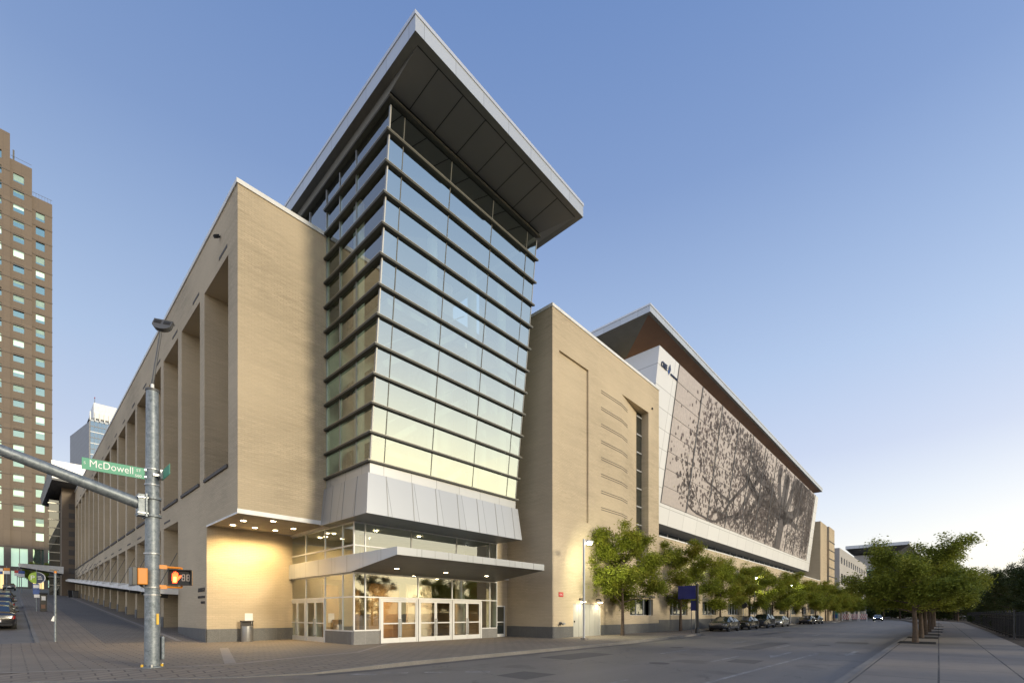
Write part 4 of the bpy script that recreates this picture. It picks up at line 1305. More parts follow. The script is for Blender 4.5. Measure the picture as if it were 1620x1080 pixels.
# --- far wing at the end of the side street
b = MB()
b.box(5.7, 7.6, FAR + .6, 130, 4, 22.9, 'office').box(4.35, 5.67, FAR + 4, 130, 4, 21.0, 'glass_dark')
FW = b.build('far_wing', CC)
for k in range(9):
    b = MB(); b.box(6.55, 7.28, FAR + .52, FAR + .6, 6.8 + k * 1.55, 7.7 + k * 1.55, 'ledge'); b.build('wall_panel', FW)
for k in range(11):
    b = MB(); b.box(4.2, 5.68, FAR + 3.9, FAR + 4, 6.4 + k * 1.4, 6.55 + k * 1.4, 'louver_lip'); b.build('louver', FW)
b = MB()
b.hexa([(4.4, 104, 23.3), (24, 104, 22.9), (24, 125, 22.9), (4.4, 125, 23.3), (4.3, 104, 26.1), (24, 104, 26.0), (24, 125, 26), (4.3, 125, 26.1)], 'white_clad')
b.hexa([(3.7, 118, 21.0), (4.38, 104.0, 23.0), (12, 104.02, 22.6), (12, 130, 20.9), (3.5, 118, 22.2), (4.28, 104.0, 26.08), (4.4, 104.03, 26.0), (12, 130, 22)], 'grey_fixture')
b.build('wing_roof', FW)
b = MB()
b.hexa([(.85, 103.2, 8.75), (5.68, 103.2, 7.95), (5.68, 106.5, 7.95), (.85, 106.5, 8.75), (.72, 103.1, 9.28), (5.69, 103.1, 9.1), (5.69, 106.5, 9.1), (.72, 106.5, 9.28)], 'coping')
b.face([(.87, 103.22, 8.744), (.87, 106.4, 8.744), (5.66, 106.4, 7.945), (5.66, 103.22, 7.945)], 'black_matt')
b.build('entrance_canopy', FW)

# ---------------------------------------------------------------- other buildings
# brown office tower at the head of the side street: three stepped bays
OT = thing('office_tower', (0, 160, gz(160)), 'tall stepped brown granite office tower with pale green windows, at the left edge', 'building')
YT = 160.0
b = MB()
wins = []
for k in range(28):
    zc = 101.4 - .35 - 3.52 * k
    if zc < 20: break
    if zc < 99.6: wins.append((4.0, 5.5, zc - .95, zc + .95, 2))
for k in range(30):
    zc = 104.9 - .9 - 3.52 * k
    if zc < 20: break
    wins.append((.30, 2.05, zc - .95, zc + .95, 1))
    wins.append((-3.35, -1.55, zc - .95 + 3.52, zc + .95 + 3.52, 0))
def cols(q): return [(w[0], w[1], w[2], w[3], .35, 'office_dark', None) for w in wins if w[4] == q]
b.wall('y', YT, 3.35, 6.8, 17.5, 101.9, cols(2), 'office')
b.wall('y', YT - .6, -.22, 3.35, 17.5, 107.9, cols(1), 'office')
b.wall('y', YT - 1.2, -9, -.22, 17.5, 113.2, cols(0), 'office')
for (x, y0, y1, zt) in ((6.8, YT, 200, 101.9), (3.35, YT - .6, 200, 107.9), (-.22, YT - 1.2, 200, 113.2)):
    b.face([(x, y0, 17.5), (x, y1, 17.5), (x, y1, zt), (x, y0, zt)], 'office')
b.face([(3.35, YT, 101.9), (6.8, YT, 101.9), (6.8, 200, 101.9), (3.35, 200, 101.9)], 'office_dark').face([(-.22, YT - .6, 107.9), (3.35, YT - .6, 107.9), (3.35, 200, 107.9), (-.22, 200, 107.9)], 'office_dark')
for k in range(29):
    zz = 101.4 - 2.55 - 3.52 * k
    if zz < 18: break
    if zz < 101: b.box(3.40, 6.85, YT - .08, YT - .003, zz - .28, zz, 'office_dark', 'n')
    if zz + 2.6 < 107: b.box(-.17, 3.34, YT - .68, YT - .603, zz + 2.2, zz + 2.48, 'office_dark', 'n')
    b.box(-9, -.19, YT - 1.28, YT - 1.203, zz + 5.5, zz + 5.78, 'office_dark', 'n')
b.build('shaft', OT)
rw_ = random.Random(5)
for (x0, x1, z0, z1, q) in wins:
    yy = YT - .6 * (2 - q) + .30
    b = MB()
    b.face([(x0, yy, z0), (x1, yy, z0), (x1, yy, z1), (x0, yy, z1)], 'glass_green')
    f = rw_.random()
    if z0 < 50 and f < .45 or f < .16:
        zl = z1 - (z1 - z0) * rw_.uniform(.25, 1.0)
        b.face([(x0 + .03, yy - .01, zl), (x1 - .03, yy - .01, zl), (x1 - .03, yy - .01, z1), (x0 + .03, yy - .01, z1)], 'lit_window')
    elif f < .75:
        zl = z1 - (z1 - z0) * rw_.uniform(.15, .8)
        b.face([(x0 + .03, yy - .01, zl), (x1 - .03, yy - .01, zl), (x1 - .03, yy - .01, z1), (x0 + .03, yy - .01, z1)], 'blind')
    b.box(x0, x1, yy - .05, yy - .015, z0, z0 + .06, 'office_dark')
    b.build('window', OT)
b = MB()
bz = [(-2.6, -1.2, 12.7, 17.0), (-0.05, 2.65, 12.6, 16.9), (3.5, 6.2, 12.9, 17.0), (-0.05, 2.65, 7.9, 11.6), (3.5, 6.2, 7.4, 9.6), (-2.6, -1.2, 7.4, 11.5)]
b.wall('y', YT - 1.5, -9, 7.1, 6.0, 17.5, [(p[0], p[1], p[2], p[3], .5, 'office_dark', None) for p in bz], 'office_low')
b.face([(7.1, YT - 1.5, 6), (7.1, 200, 6), (7.1, 200, 17.5), (7.1, YT - 1.5, 17.5)], 'office_low')
b.face([(-9, YT - 1.5, 17.5), (7.1, YT - 1.5, 17.5), (7.1, 200, 17.5), (-9, 200, 17.5)], 'office_dark')
b.box(-9, 7.15, YT - 1.62, YT - 1.503, 17.2, 17.6, 'office_dark').box(-9, 7.15, YT - 1.56, YT - 1.503, 11.9, 12.3, 'office_dark')
b.build('base_wall', OT)
for i, p in enumerate(bz):
    b = MB()
    kk = ('lit_window', 'lit_window', 'glass_green', 'lit_window', 'lit_room', 'lit_room')[i]
    b.face([(p[0], YT - 1.02, p[2]), (p[1], YT - 1.02, p[2]), (p[1], YT - 1.02, p[3]), (p[0], YT - 1.02, p[3])], kk)
    xm = (p[0] + p[1]) / 2
    b.box(xm - .05, xm + .05, YT - 1.12, YT - 1.03, p[2], p[3], 'office_dark')
    b.build('window', OT)
b = MB()
for i in range(7): b.box(3.5 + i * .5, 3.54 + i * .5, YT - .1, YT - .06, 101.9, 102.8, 'grey_fixture')
b.box(3.4, 6.8, YT - .1, YT - .06, 102.75, 102.82, 'grey_fixture').box(-.1, 3.3, YT - .7, YT - .66, 108.6, 108.66, 'grey_fixture').box(.2, .5, YT - .5, YT - .2, 107.9, 110.3, 'grey_fixture')
b.build('roof_railing', OT)

# blue glass tower far behind
BT = thing('glass_tower', (40, 450, 0), 'distant blue glass high-rise with white crown rising behind the brick facade', 'building')
b = MB()
b.box(38.0, 70, 450, 480, 0, 143, 'grey_clad', 'w').face([(32.4, 520, 0), (38, 450, 0), (38, 450, 140), (32.4, 520, 146)], 'grey_clad').face([(38, 450, 140), (60, 450, 140), (60, 520, 146), (32.4, 520, 146)], 'grey_clad')
b.build('tower_body', BT)
b = MB(); b.face([(38.6, 449.8, 20), (66, 449.8, 20), (66, 449.8, 142), (38.6, 449.8, 142)], 'glass_blue')
for k in range(14): b.box(38.6 + k * 2.1, 38.75 + k * 2.1, 449.6, 449.79, 20, 142, 'grey_clad')
for k in range(30): b.box(38.6, 66, 449.58, 449.78, 22 + k * 4.1, 22.5 + k * 4.1, 'coping' if k % 2 else 'grey_clad')
b.build('curtain_wall', BT)
b = MB(); b.box(40.4, 64, 449, 478, 143.01, 154, 'coping')
for k in range(8): b.box(38.2 + k * 2.6, 38.8 + k * 2.6, 448.2, 448.9, 141, 147, 'coping')
b.build('crown_wall', BT)
b = MB(); b.tube([(41.2, 452, 154), (41.2, 452, 158.5)], .15, 'grey_fixture', 6).lathe([(.35, 158.4), (.35, 159)], 'tail', 8, (41.2, 452, 0)); b.build('beacon_mast', BT)

# concrete office block and a roofed hall far along the main street
CO = thing('concrete_block', (141, 18.6, 0), 'plain grey concrete office block with small square windows, beyond the brick stair towers', 'building')
b = MB()
hs = [(146 + k * 4.6, 148.1 + k * 4.6, 14.6, 16.3, .4, 'concrete', None) for k in range(12)] + [(146 + k * 4.6, 149.2 + k * 4.6, 9.2, 12.0, .6, 'concrete', None) for k in range(12)]
b.wall('y', 18.6, 143.5, 203, 0, 18.4, hs, 'concrete')
b.face([(143.5, 50, 0), (143.5, 18.6, 0), (143.5, 18.6, 18.4), (143.5, 50, 18.4)], 'concrete').face([(143.5, 18.6, 18.4), (203, 18.6, 18.4), (203, 50, 18.4), (143.5, 50, 18.4)], 'concrete')
b.build('wall', CO)
for h in hs:
    b = MB(); b.face([(h[0], 18.6 + h[4], h[2]), (h[1], 18.6 + h[4], h[2]), (h[1], 18.6 + h[4], h[3]), (h[0], 18.6 + h[4], h[3])], 'glass_dark'); b.build('window', CO)
FH = thing('far_hall', (230, 22, 0), 'distant pale hall under a flat overhanging metal roof, behind the street trees', 'building')
b = MB(); b.box(232, 300, 12, 25.2, 0, 25, 'concrete'); b.build('wall', FH)
b = MB(); b.hexa([(231, 11, 25.6), (301, 9, 25.6), (301, 26, 25.6), (231, 26, 25.6), (227, 8, 27.4), (305, 6, 27.4), (305, 28, 27.4), (227, 27.5, 27.4)], 'grey_fixture').hexa([(227, 8, 27.403), (305, 6, 27.403), (305, 28, 27.403), (227, 27.5, 27.403), (227, 8, 28.6), (305, 6, 28.6), (305, 28, 28.6), (227, 27.5, 28.6)], 'alu_roof'); b.build('roof', FH)
b = MB(); b.face([(231.9, 15, 16), (231.9, 21, 16), (231.9, 21, 19), (231.9, 15, 19)], 'glass_green'); b.build('window', FH)

# ---------------------------------------------------------------- trees
def tree_data(name, seed, H, crown_r, base_h, n_leaf, leaf, shape='vase', leaf_key='leaf_a', trunk_r=.12, limbs=13):
    """two meshes: trunk with limbs, crown of leaf-sized faces gathered round the twigs"""
    r = random.Random(seed); rn = np.random.default_rng(seed)
    t = MB()
    pts = []; rad = []
    top = H * .86
    for i in range(9):
        f = i / 8
        pts.append((.10 * math.sin(f * 5 + seed) * f, .10 * math.cos(f * 4 + seed) * f, f * top))
        rad.append(trunk_r * (1.15 - .15 * min(1, f * 8)) * (1 - .88 * f))
    t.tube(pts, rad, 'bark', 9)
    def prof(h):                                         # crown radius at relative height 0..1
        if shape == 'vase': return (math.sin(math.pi * min(1, max(0, h * .86 + .10))) ** .7) * (1.0 - .32 * h)
        if shape == 'cone': return (1 - h) ** .8 * .95 + .06
        return math.sin(math.pi * min(1, max(0, h * .88 + .08))) ** .55
    nodes = []
    for k in range(limbs):
        f = .02 + .90 * (k + r.random() * .5) / limbs
        h0 = base_h + (H - base_h) * f * .62
        az = k * 2.4 + r.uniform(-.4, .4)
        i = min(8, h0 / top * 8)
        hr = f
        reach = crown_r * prof(min(.98, f * .9 + .08)) * r.uniform(.72, 1.05)
        hz = base_h + (H - base_h) * min(.98, f * .85 + .15) 
        a = Vector((0, 0, h0)); e = Vector((math.cos(az) * reach, math.sin(az) * reach, max(h0 + .25, hz + r.uniform(-.3, .4))))
        m = a.lerp(e, .5) + Vector((0, 0, -.12 * reach))
        cp = [a, a.lerp(m, .5) + Vector((0, 0, .05)), m, m.lerp(e, .55), e]
        br = trunk_r * .42 * (1 - .5 * f)
        t.tube(cp, [br, br * .8, br * .6, br * .4, br * .14], 'bark', 5)
        for s in (.45, .6, .75, .9, 1.0):
            q = cp[1].lerp(e, s)
            nodes.append((q, .30 + .10 * s))
            for _ in range(3):
                d = Vector((r.gauss(0, 1), r.gauss(0, 1), r.gauss(.35, .7))).normalized() * r.uniform(.45, 1.0) * crown_r * .27
                q2 = q + d
                if q2.z < base_h - .2: q2.z = base_h + r.random() * .5
                if r.random() < .4: t.tube([q, q.lerp(q2, .5) + Vector((0, 0, .05)), q2], [br * .22, br * .15, br * .05], 'bark', 4, False)
                nodes.append((q2, .32))
    for _ in range(6):
        z = r.uniform(.7, 1.0); nodes.append((Vector((r.gauss(0, .25), r.gauss(0, .25), base_h + (H - base_h) * z)) , .3))
    P = np.array([[*p] for p, _ in nodes]); S = np.array([s for _, s in nodes]) * crown_r / 2.6
    wgt = rn.uniform(.15, 1.9, len(P)); wgt /= wgt.sum()
    idx = rn.choice(len(P), n_leaf, p=wgt)
    c = P[idx] + rn.normal(0, 1, (n_leaf, 3)) * S[idx][:, None] * np.array([.57, .57, .47])
    c[:, 2] = np.maximum(c[:, 2], base_h - .35 + rn.random(n_leaf) * .3)
    # long axis droops outward, normal mostly upward
    d = rn.normal(0, 1, (n_leaf, 3)); d[:, 2] = d[:, 2] * .5 - .25
    d /= np.linalg.norm(d, axis=1)[:, None]
    u = rn.normal(0, .75, (n_leaf, 3)) + np.array([0, 0, 1.0])
    s = np.cross(d, u); s /= np.linalg.norm(s, axis=1)[:, None] + 1e-9
    L = leaf * rn.uniform(.65, 1.35, n_leaf)[:, None]
    v = np.stack([c - d * L * .5, c + s * L * .27 + d * L * .05, c + d * L * .5, c - s * L * .27 + d * L * .05], 1).reshape(-1, 3)
    me = bpy.data.meshes.new(name + '_crown')
    me.vertices.add(n_leaf * 4); me.vertices.foreach_set('co', v.astype(np.float32).ravel())
    me.loops.add(n_leaf * 4); me.loops.foreach_set('vertex_index', np.arange(n_leaf * 4, dtype=np.int32))
    me.polygons.add(n_leaf); me.polygons.foreach_set('loop_start', np.arange(0, n_leaf * 4, 4, dtype=np.int32))
    me.polygons.foreach_set('loop_total', np.full(n_leaf, 4, dtype=np.int32))
    me.materials.append(M[leaf_key]); me.update(); me.validate()
    return t.mesh(name + '_trunk', smooth=60), me

TD = {
    'a1': tree_data('street_tree', 3, 7.7, 3.05, 1.65, 60000, .12),
    'a2': tree_data('street_tree', 8, 7.6, 2.95, 1.7, 56000, .12),
    'a3': tree_data('street_tree', 21, 8.0, 3.1, 1.75, 56000, .12),
    'b1': tree_data('walk_tree', 5, 5.4, 2.6, 1.5, 60000, .11, 'round', 'leaf_b', .13),
    'b2': tree_data('walk_tree', 14, 5.6, 2.65, 1.5, 60000, .11, 'round', 'leaf_b', .13),
    'c1': tree_data('dark_tree', 31, 10.5, 4.0, .8, 34000, .18, 'round', 'leaf_c', .2, 16),
    'c2': tree_data('dark_tree', 37, 11.5, 4.2, .7, 34000, .18, 'vase', 'leaf_c', .2, 16),
    'c3': tree_data('dark_tree', 44, 9.0, 2.3, .5, 20000, .17, 'cone', 'leaf_c', .14, 18),
}
def tree(kind, name, x, y, z, s, rz, label, group):
    t = thing(name, (x, y, z), label, 'tree', group, rz)
    t.scale = (s[0], s[0], s[1]) if isinstance(s, tuple) else (s, s, s)
    for nm, me in zip(('trunk', 'crown'), TD[kind]):
        o = bpy.data.objects.new(nm, me); C.objects.link(o); o.parent = t
    return t
ORD = ('first', 'second', 'third', 'fourth', 'fifth', 'sixth', 'seventh', 'eighth', 'ninth', 'tenth', 'eleventh', 'twelfth', 'thirteenth', 'fourteenth')
GA = 'street trees along the convention hall kerb'
rt_ = random.Random(2)
for i, u in enumerate((30.5, 41.9, 52.5, 63.1, 74.0, 83.0, 94.1, 105.8, 116.3, 127, 137, 147, 157, 167)):
    k = ('a1', 'a2', 'a3')[i % 3]
    sc = (1.12, 1.06) if i == 0 else (rt_.uniform(1.05, 1.22), rt_.uniform(.95, 1.06))
    lab = ('lamp-lit yellow-green street tree beside the lit lamp post, nearest of the kerb row' if i == 0 else
           '%s rusty-tipped tree in the kerb row by the brick hall, counting from the glass tower' % ORD[i])
    tree(k, 'street_tree', u, 17.5 if i else 17.1, 0, sc, i * 1.3 + .4, lab, GA)
GB = 'trees in the grates of the right pavement'
for i, (u, v) in enumerate(((34.0, .95), (41.1, .85), (47.5, .75), (55, .6), (64, .5), (77, .4), (90, .5), (104, .7))):
    k = ('b1', 'b2')[i % 2]
    lab = ('slim-trunked green tree in the nearest grate of the right pavement' if i == 0 else '%s green tree in the row of grates on the right pavement, from the near end' % ORD[i])
    tree(k, 'pavement_tree', u, v, 0, (1.06 + .03 * (i % 3), 1.0 + .03 * i), i * 2.1 + .7, lab, GB)
GC = 'dark trees behind the black fence'
for i, (u, v, k, s) in enumerate(((47.0, -9.6, 'c1', .80), (56, -9.8, 'c2', .72), (60, -6.8, 'c3', .85), (68, -8.8, 'c1', .85), (82, -8.5, 'c2', .8), (98, -8, 'c1', .85), (116, -7, 'c2', .85), (136, -3, 'c1', .8))):
    tree(k, 'dark_tree', u, v, 0, s, i * 1.7, '%s dark tree behind the black fence, counted from the right edge' % ORD[i] if i != 2 else 'narrow pointed dark conifer behind the black fence', GC)
GD = 'trees closing the far end of the street'
for i, (u, v, k, s) in enumerate(((150, 3.0, 'b2', 1.5), (158, 0, 'b1', 1.45), (170, 8, 'b2', 1.6), (180, 3, 'c1', 1.0), (190, 13, 'b1', 1.7), (205, 9, 'c1', 1.1), (160, 22.5, 'b2', 1.35), (172, 24, 'b1', 1.4), (186, 26, 'b2', 1.5), (225, 22, 'c1', 1.2), (240, 14, 'c2', 1.2), (215, 2, 'c2', 1.2), (158, 19.8, 'a3', 1.1))):
    tree(k, 'distant_tree', u, v, 0, s, i * 1.9, '%s tree of the green mass closing the far end of the street' % ORD[min(i, 11)] if i < 11 else ('last tree of the green mass at the far end of the street' if i == 11 else 'small tree before the concrete block at the far end of the street'), GD)
SHRUBS = []
GE = 'low leafy trees behind the far bend'
for i, (u, v, k, s_) in enumerate(((165, -8, 'c1', .8), (172, -3, 'c2', .75), (180, -10, 'c2', .9), (190, -4, 'c1', .9), (198, 3, 'c2', .85), (212, -8, 'c1', 1.0), (222, 6, 'c1', 1.0), (236, 0, 'c2', 1.0), (250, 12, 'c1', 1.1), (262, 24, 'c1', 1.1), (246, 32, 'c2', 1.0), (150, -9, 'c1', .8), (128, -9, 'c2', .8), (108, -12, 'c1', .9))):
    tree(k, 'distant_tree', u, v, 0, s_, i * 2.3, 'low dark leafy tree filling the gap under the far street trees', GE)
GH = 'bushes closing the gap at the far bend'
for i, (u, v, k) in enumerate(((150, -3, 3.2), (158, -8, 3.0), (166, 2, 3.4), (176, 4, 3.4), (186, 0, 3.6), (196, 8, 3.4), (206, 12, 3.6), (218, 16, 4.0), (230, 22, 4.0), (240, 28, 4.2), (170, -12, 3.4), (200, 0, 4.0), (252, 38, 4.5), (225, 6, 4.2))):
    t = thing('bush', (u, v, -.2), 'dark rounded bush under the trees at the far bend', 'bush', GH, i * 1.3)
    t.scale = (k, k, k * .8)
    SHRUBS.append(t)
GF = 'trees across the street mirrored in the entrance glass'
for i, (u, v, k, s_) in enumerate(((26.0, -15, 'c2', .72), (33.5, -13, 'c1', .72), (18.0, -17, 'c1', .6))):
    tree(k, 'dark_tree', u, v, 0, s_, i * 1.1, ('second', 'third', 'first')[i] + ' tree mirrored in the entrance glass, counted from its left edge', GF)
tree('b1', 'small_tree', 4.0, 150, gz(150), 1.05, .5, 'small dark tree in front of the brown tower base', None)
# low shrubs behind the fence
sh = tree_data('shrub', 61, 1.7, 1.5, .15, 5000, .13, 'round', 'leaf_c', .04, 9)
for i, (u, v) in enumerate(((48.5, -5.2), (52.5, -5.4), (57, -5.3), (63, -5.2), (70, -5.4), (78, -5.2), (47, -6.8), (88, -5.4), (98, -5.3), (110, -5.0))):
    t = thing('shrub', (u, v, 0), '%s low dark shrub behind the fence, counted from its near corner' % ORD[i], 'shrub', 'shrubs behind the fence', i * 1.1)
    t.scale = (1.1, 1.1, .9 + .1 * (i % 3))
    for nm, me in zip(('stem', 'foliage'), sh):
        o = bpy.data.objects.new(nm, me); C.objects.link(o); o.parent = t
for t in SHRUBS:
    for nm, me in zip(('stem', 'foliage'), sh):
        o = bpy.data.objects.new(nm, me); C.objects.link(o); o.parent = t
# tree grates
for i, (u, v) in enumerate(((34.0, .95), (41.1, .85), (47.5, .75), (55, .6), (64, .5), (77, .4), (90, .5), (104, .7))):
    b = MB()
    b.box(-1.25, 1.25, -.85, .72, .001, .008, 'grate')
    for k in range(8): b.box(-1.2 + k * .33, -1.12 + k * .33, -.82, .69, .009, .016, 'black_matt')
    o = b.build('tree_grate', None, (u, v, 0))
    tag(o, '%s dark square tree grate in the right pavement, counted from the near end' % ORD[i], 'tree grate', 'tree grates')

# ---------------------------------------------------------------- black fence
FE = thing('iron_fence', (43, -3.5, 0), 'black iron picket fence along the right pavement', 'fence')
b = MB()
def fy(u): return -3.5 - .9 * (u - 43) / 94 if u < 137 else -4.4
n = 330
for k in range(n):
    u = 43.2 + k * .15 if k < 200 else 73.2 + (k - 200) * .45
    b.box(u, u + .022, fy(u) - .011, fy(u) + .011, .08, 1.68, 'black')
b.bar((43, fy(43), 1.5), (137, fy(137), 1.5), .04, .05, 'black').bar((43, fy(43), .2), (137, fy(137), .2), .04, .05, 'black').bar((43, fy(43), 1.3), (137, fy(137), 1.3), .035, .04, 'black')
b.build('picket_panel', FE)
for k in range(34):
    u = 43 + k * 2.8
    b = MB(); b.box(u - .045, u + .045, fy(u) - .045, fy(u) + .045, 0, 1.8, 'black').box(u - .06, u + .06, fy(u) - .06, fy(u) + .06, 1.8, 1.84, 'black'); b.build('post', FE)
b = MB()
for k in range(60): b.box(42.99, 43.012, -3.6 - k * .15, -3.578 - k * .15, .08, 1.75, 'black')
b.box(42.97, 43.03, -12.6, -3.55, 1.5, 1.55, 'black').box(42.97, 43.03, -12.6, -3.55, .2, .25, 'black').box(43.05, 43.07, -12.6, -3.6, .05, 1.7, 'black_matt')
b.build('end_panel', FE)

# ---------------------------------------------------------------- traffic pole with mast arm, signs and signals
PX, PY = 2.85, 17.21
TP = thing('traffic_pole', (PX, PY, 0), 'tall galvanised steel traffic pole with mast arm and lamp, on the paved corner', 'traffic pole')
b = MB()
b.tube([(PX, PY, 0.0), (PX, PY, .05), (PX, PY, 8.22)], [.200, .198, .155], 'galv', 28)
b.lathe([(.175, 8.2), (.175, 8.26), (.02, 8.30)], 'grey_fixture', 20, (PX, PY, 0))
b.build('pole_shaft', TP, smooth=40)
b = MB()
b.lathe([(.30, -.02), (.30, .035), (.22, .05)], 'galv', 20, (PX, PY, 0))
for k in range(6):
    a = k * math.pi / 3 + .3
    b.lathe([(.035, .03), (.035, .11)], 'yellow' if k % 2 else 'rim', 6, (PX + .27 * math.cos(a), PY + .27 * math.sin(a), 0))
b.build('base_plate', TP)
arm0 = Vector((PX - .18, PY, 4.78)); ad = Vector((-3.36, 0, 1.06)).normalized()
b = MB()
b.tube([arm0, arm0 + ad * 3.5, arm0 + ad * 7.0], [.165, .135, .105], 'galv', 20)
b.build('mast_arm', TP, smooth=40)
b = MB()
b.box(PX - .36, PX - .20, PY - .20, PY + .20, 4.46, 5.08, 'galv').box(PX - .20, PX - .15, PY - .26, PY + .26, 4.42, 5.10, 'galv')
b.lathe([(.222, 0), (.222, .07)], 'galv', 24, (PX, PY, 4.98)).lathe([(.224, 0), (.224, .07)], 'galv', 24, (PX, PY, 4.46))
for yy in (-.17, .17):
    for zz in (4.53, 4.98): b.box(PX - .38, PX - .13, PY + yy * 1.3 - .02, PY + yy * 1.3 + .02, zz - .02, zz + .02, 'rim')
b.build('arm_clamp', TP, bevel=.006)
# slim luminaire pole and lamp head
b = MB(); b.tube([(PX, PY, 8.25), (PX, PY, 8.42)], .045, 'white', 12).tube([(PX, PY, 8.42), (PX + .22, PY + .05, 10.15)], .036, 'grey_fixture', 12); b.build('lamp_mast', TP, smooth=50)
b = MB()
hc = Vector((PX + .25, PY + .03, 10.28))
rgt = Vector((.80, -.60, -.10)).normalized(); fw = Vector((-.42, -.62, -.66)).normalized(); upl = rgt.cross(fw).normalized()
def hp2(a, c, d): return tuple(hc + rgt * a + fw.cross(rgt) * d + (rgt.cross(fw).cross(rgt)) * c)
ax_r, ax_n, ax_d = rgt, Vector((-.5, -.75, .42)).normalized(), None
ax_n = (ax_n - ax_r * ax_n.dot(ax_r)).normalized(); ax_d = ax_r.cross(ax_n)
outl = [(-.34, .24), (.34, .24), (.34, -.02)] + [(.34 * math.cos(t), -.02 - .24 * math.sin(t)) for t in [math.pi * k / 8 for k in range(1, 8)]] + [(-.34, -.02)]
def L3(a, c, d): return tuple(hc + ax_r * a * .74 + ax_d * c * .78 + ax_n * d)
sgn = 1 if ax_d.z > 0 else -1
f1 = [L3(a, c * sgn, .07) for a, c in outl]; f0 = [L3(a * .9, c * sgn * .9, -.07) for a, c in outl]
b.face(f1, 'grey_fixture').face(f0[::-1], 'grey_fixture')
for i in range(len(outl)):
    j = (i + 1) % len(outl)
    b.face([f1[i], f0[i], f0[j], f1[j]], 'grey_fixture')
b.build('lamp_head', TP)
b = MB()
for s in (-.17, .17): b.hexa([L3(s - .13, .02 * sgn, .072), L3(s + .13, .02 * sgn, .072), L3(s + .13, .18 * sgn, .072), L3(s - .13, .18 * sgn, .072), L3(s - .11, .03 * sgn, .085), L3(s + .11, .03 * sgn, .085), L3(s + .11, .17 * sgn, .085), L3(s - .11, .17 * sgn, .085)], 'black_matt')
b.face([L3(-.35, .24 * sgn, .08), L3(.35, .24 * sgn, .08), L3(.35, .25 * sgn, -.07), L3(-.35, .25 * sgn, -.07)], 'alu_plain')
b.build('lamp_lens', TP)
b = MB()
for zz in (3.36, 2.36, 2.14): b.lathe([(.208, 0), (.208, .035)], 'bin_steel', 24, (PX, PY, zz))
for zz in (5.40, 5.86): b.lathe([(.193, 0), (.193, .03)], 'bin_steel', 24, (PX, PY, zz))
b.build('strap_band', TP)
b = MB(); b.box(PX + .06, PX + .12, PY - .215, PY - .205, 1.28, 1.60, 'yellow'); b.build('sticker', TP)
b = MB(); P0 = []
for k in range(17):
    t = k / 16 * 2 * math.pi
    P0.append((PX + .245, PY - .05 + .10 * math.cos(t), .56 + (.36 if math.sin(t) > 0 else -.36) * 1 + .09 * math.sin(t) - (.0)))
b = MB(); b.box(PX + .19, PX + .27, PY - .17, PY + .05, .22, .92, 'galv'); b.build('handhole_cover', TP, bevel=.035)

# street name plates
NS = thing('street_sign', (PX - .2, PY - .19, 5.55), 'wide green street name sign reading McDowell on the traffic pole', 'street sign')
X0s, X1s = 1.30, 2.66
YS = PY - .05
b = MB(); b.box(X0s, X1s, YS - .006, YS + .006, 5.545, 5.865, 'green'); b.build('sign_panel', NS, bevel=.004)
b = MB()
b.box(X1s - .01, PX - .15, YS - .03, YS + .02, 5.80, 5.84, 'bin_steel').box(X1s - .01, PX - .15, YS - .03, YS + .02, 5.60, 5.64, 'bin_steel'); b.build('sign_bracket', NS)
fm = lambda x, zz: face_matrix((x, YS - .009, zz), (1, 0, 0), (0, 0, 1))
text_part('lettering', 'S', .10, NS, 'white', fm(1.335, 5.69), 'LEFT', .002)
text_part('lettering', 'McDowell', .285, NS, 'white', fm(1.445, 5.635), 'LEFT', .002, .80)
text_part('lettering', 'ST', .11, NS, 'white', fm(2.46, 5.735), 'LEFT', .002)
text_part('lettering', '500', .105, NS, 'white', fm(2.43, 5.575), 'LEFT', .002)
NS2 = thing('street_sign', (PX + .05, PY - .3, 5.65), 'green street name sign seen nearly edge-on at the right of the traffic pole', 'street sign')
b = MB(); b.box(PX + .20, PX + .212, PY - 1.15, PY - .16, 5.56, 5.86, 'green'); b.build('sign_panel', NS2, bevel=.003)
b = MB(); b.box(PX + .14, PX + .20, PY - .34, PY - .10, 5.58, 5.84, 'bin_steel').box(PX - .02, PX + .20, PY - .24, PY - .18, 5.66, 5.72, 'bin_steel'); b.build('sign_bracket', NS2)

# pedestrian signals
sd = Vector((-.30, -.95, 0)).normalized(); sr = Vector((.95, -.30, 0)).normalized()
S1_ = thing('pedestrian_signal', (PX + .66, PY - .12, 2.4), 'pedestrian signal showing a lit orange hand beside unlit digits 88, on the traffic pole', 'signal')
oc = Vector((PX + .66, PY - .16, 2.70))
def SP(a, d, c): return tuple(oc + sr * a + sd * d + Vector((0, 0, c)))
b = MB()
def sbox(mb, a0, a1, d0, d1, c0, c1, key):
    return mb.hexa([SP(a0, d1, c0), SP(a1, d1, c0), SP(a1, d0, c0), SP(a0, d0, c0), SP(a0, d1, c1), SP(a1, d1, c1), SP(a1, d0, c1), SP(a0, d0, c1)], key)
sbox(b, -.29, .29, -.20, .02, -.235, .235, 'orange'); b.build('housing', S1_, bevel=.02)
b = MB(); sbox(b, -.27, .27, .021, .03, -.215, .215, 'black_matt')
for (a0, a1, c0, c1) in ((-.30, .30, .215, .24), (-.30, .30, -.24, -.215), (-.30, -.275, -.215, .215), (.275, .30, -.215, .215)): sbox(b, a0, a1, .02, .13, c0, c1, 'black')
b.build('visor', S1_)
b = MB()
hand = [(-.19, -.17), (-.09, -.17), (-.07, -.10), (.00, -.01), (.03, .05), (.00, .07), (-.05, .02), (-.06, .14), (-.085, .15), (-.09, .04), (-.10, .17), (-.125, .18), (-.13, .05), (-.14, .165), (-.165, .17), (-.17, .04), (-.18, .12), (-.20, .125), (-.205, .0), (-.205, -.10)]
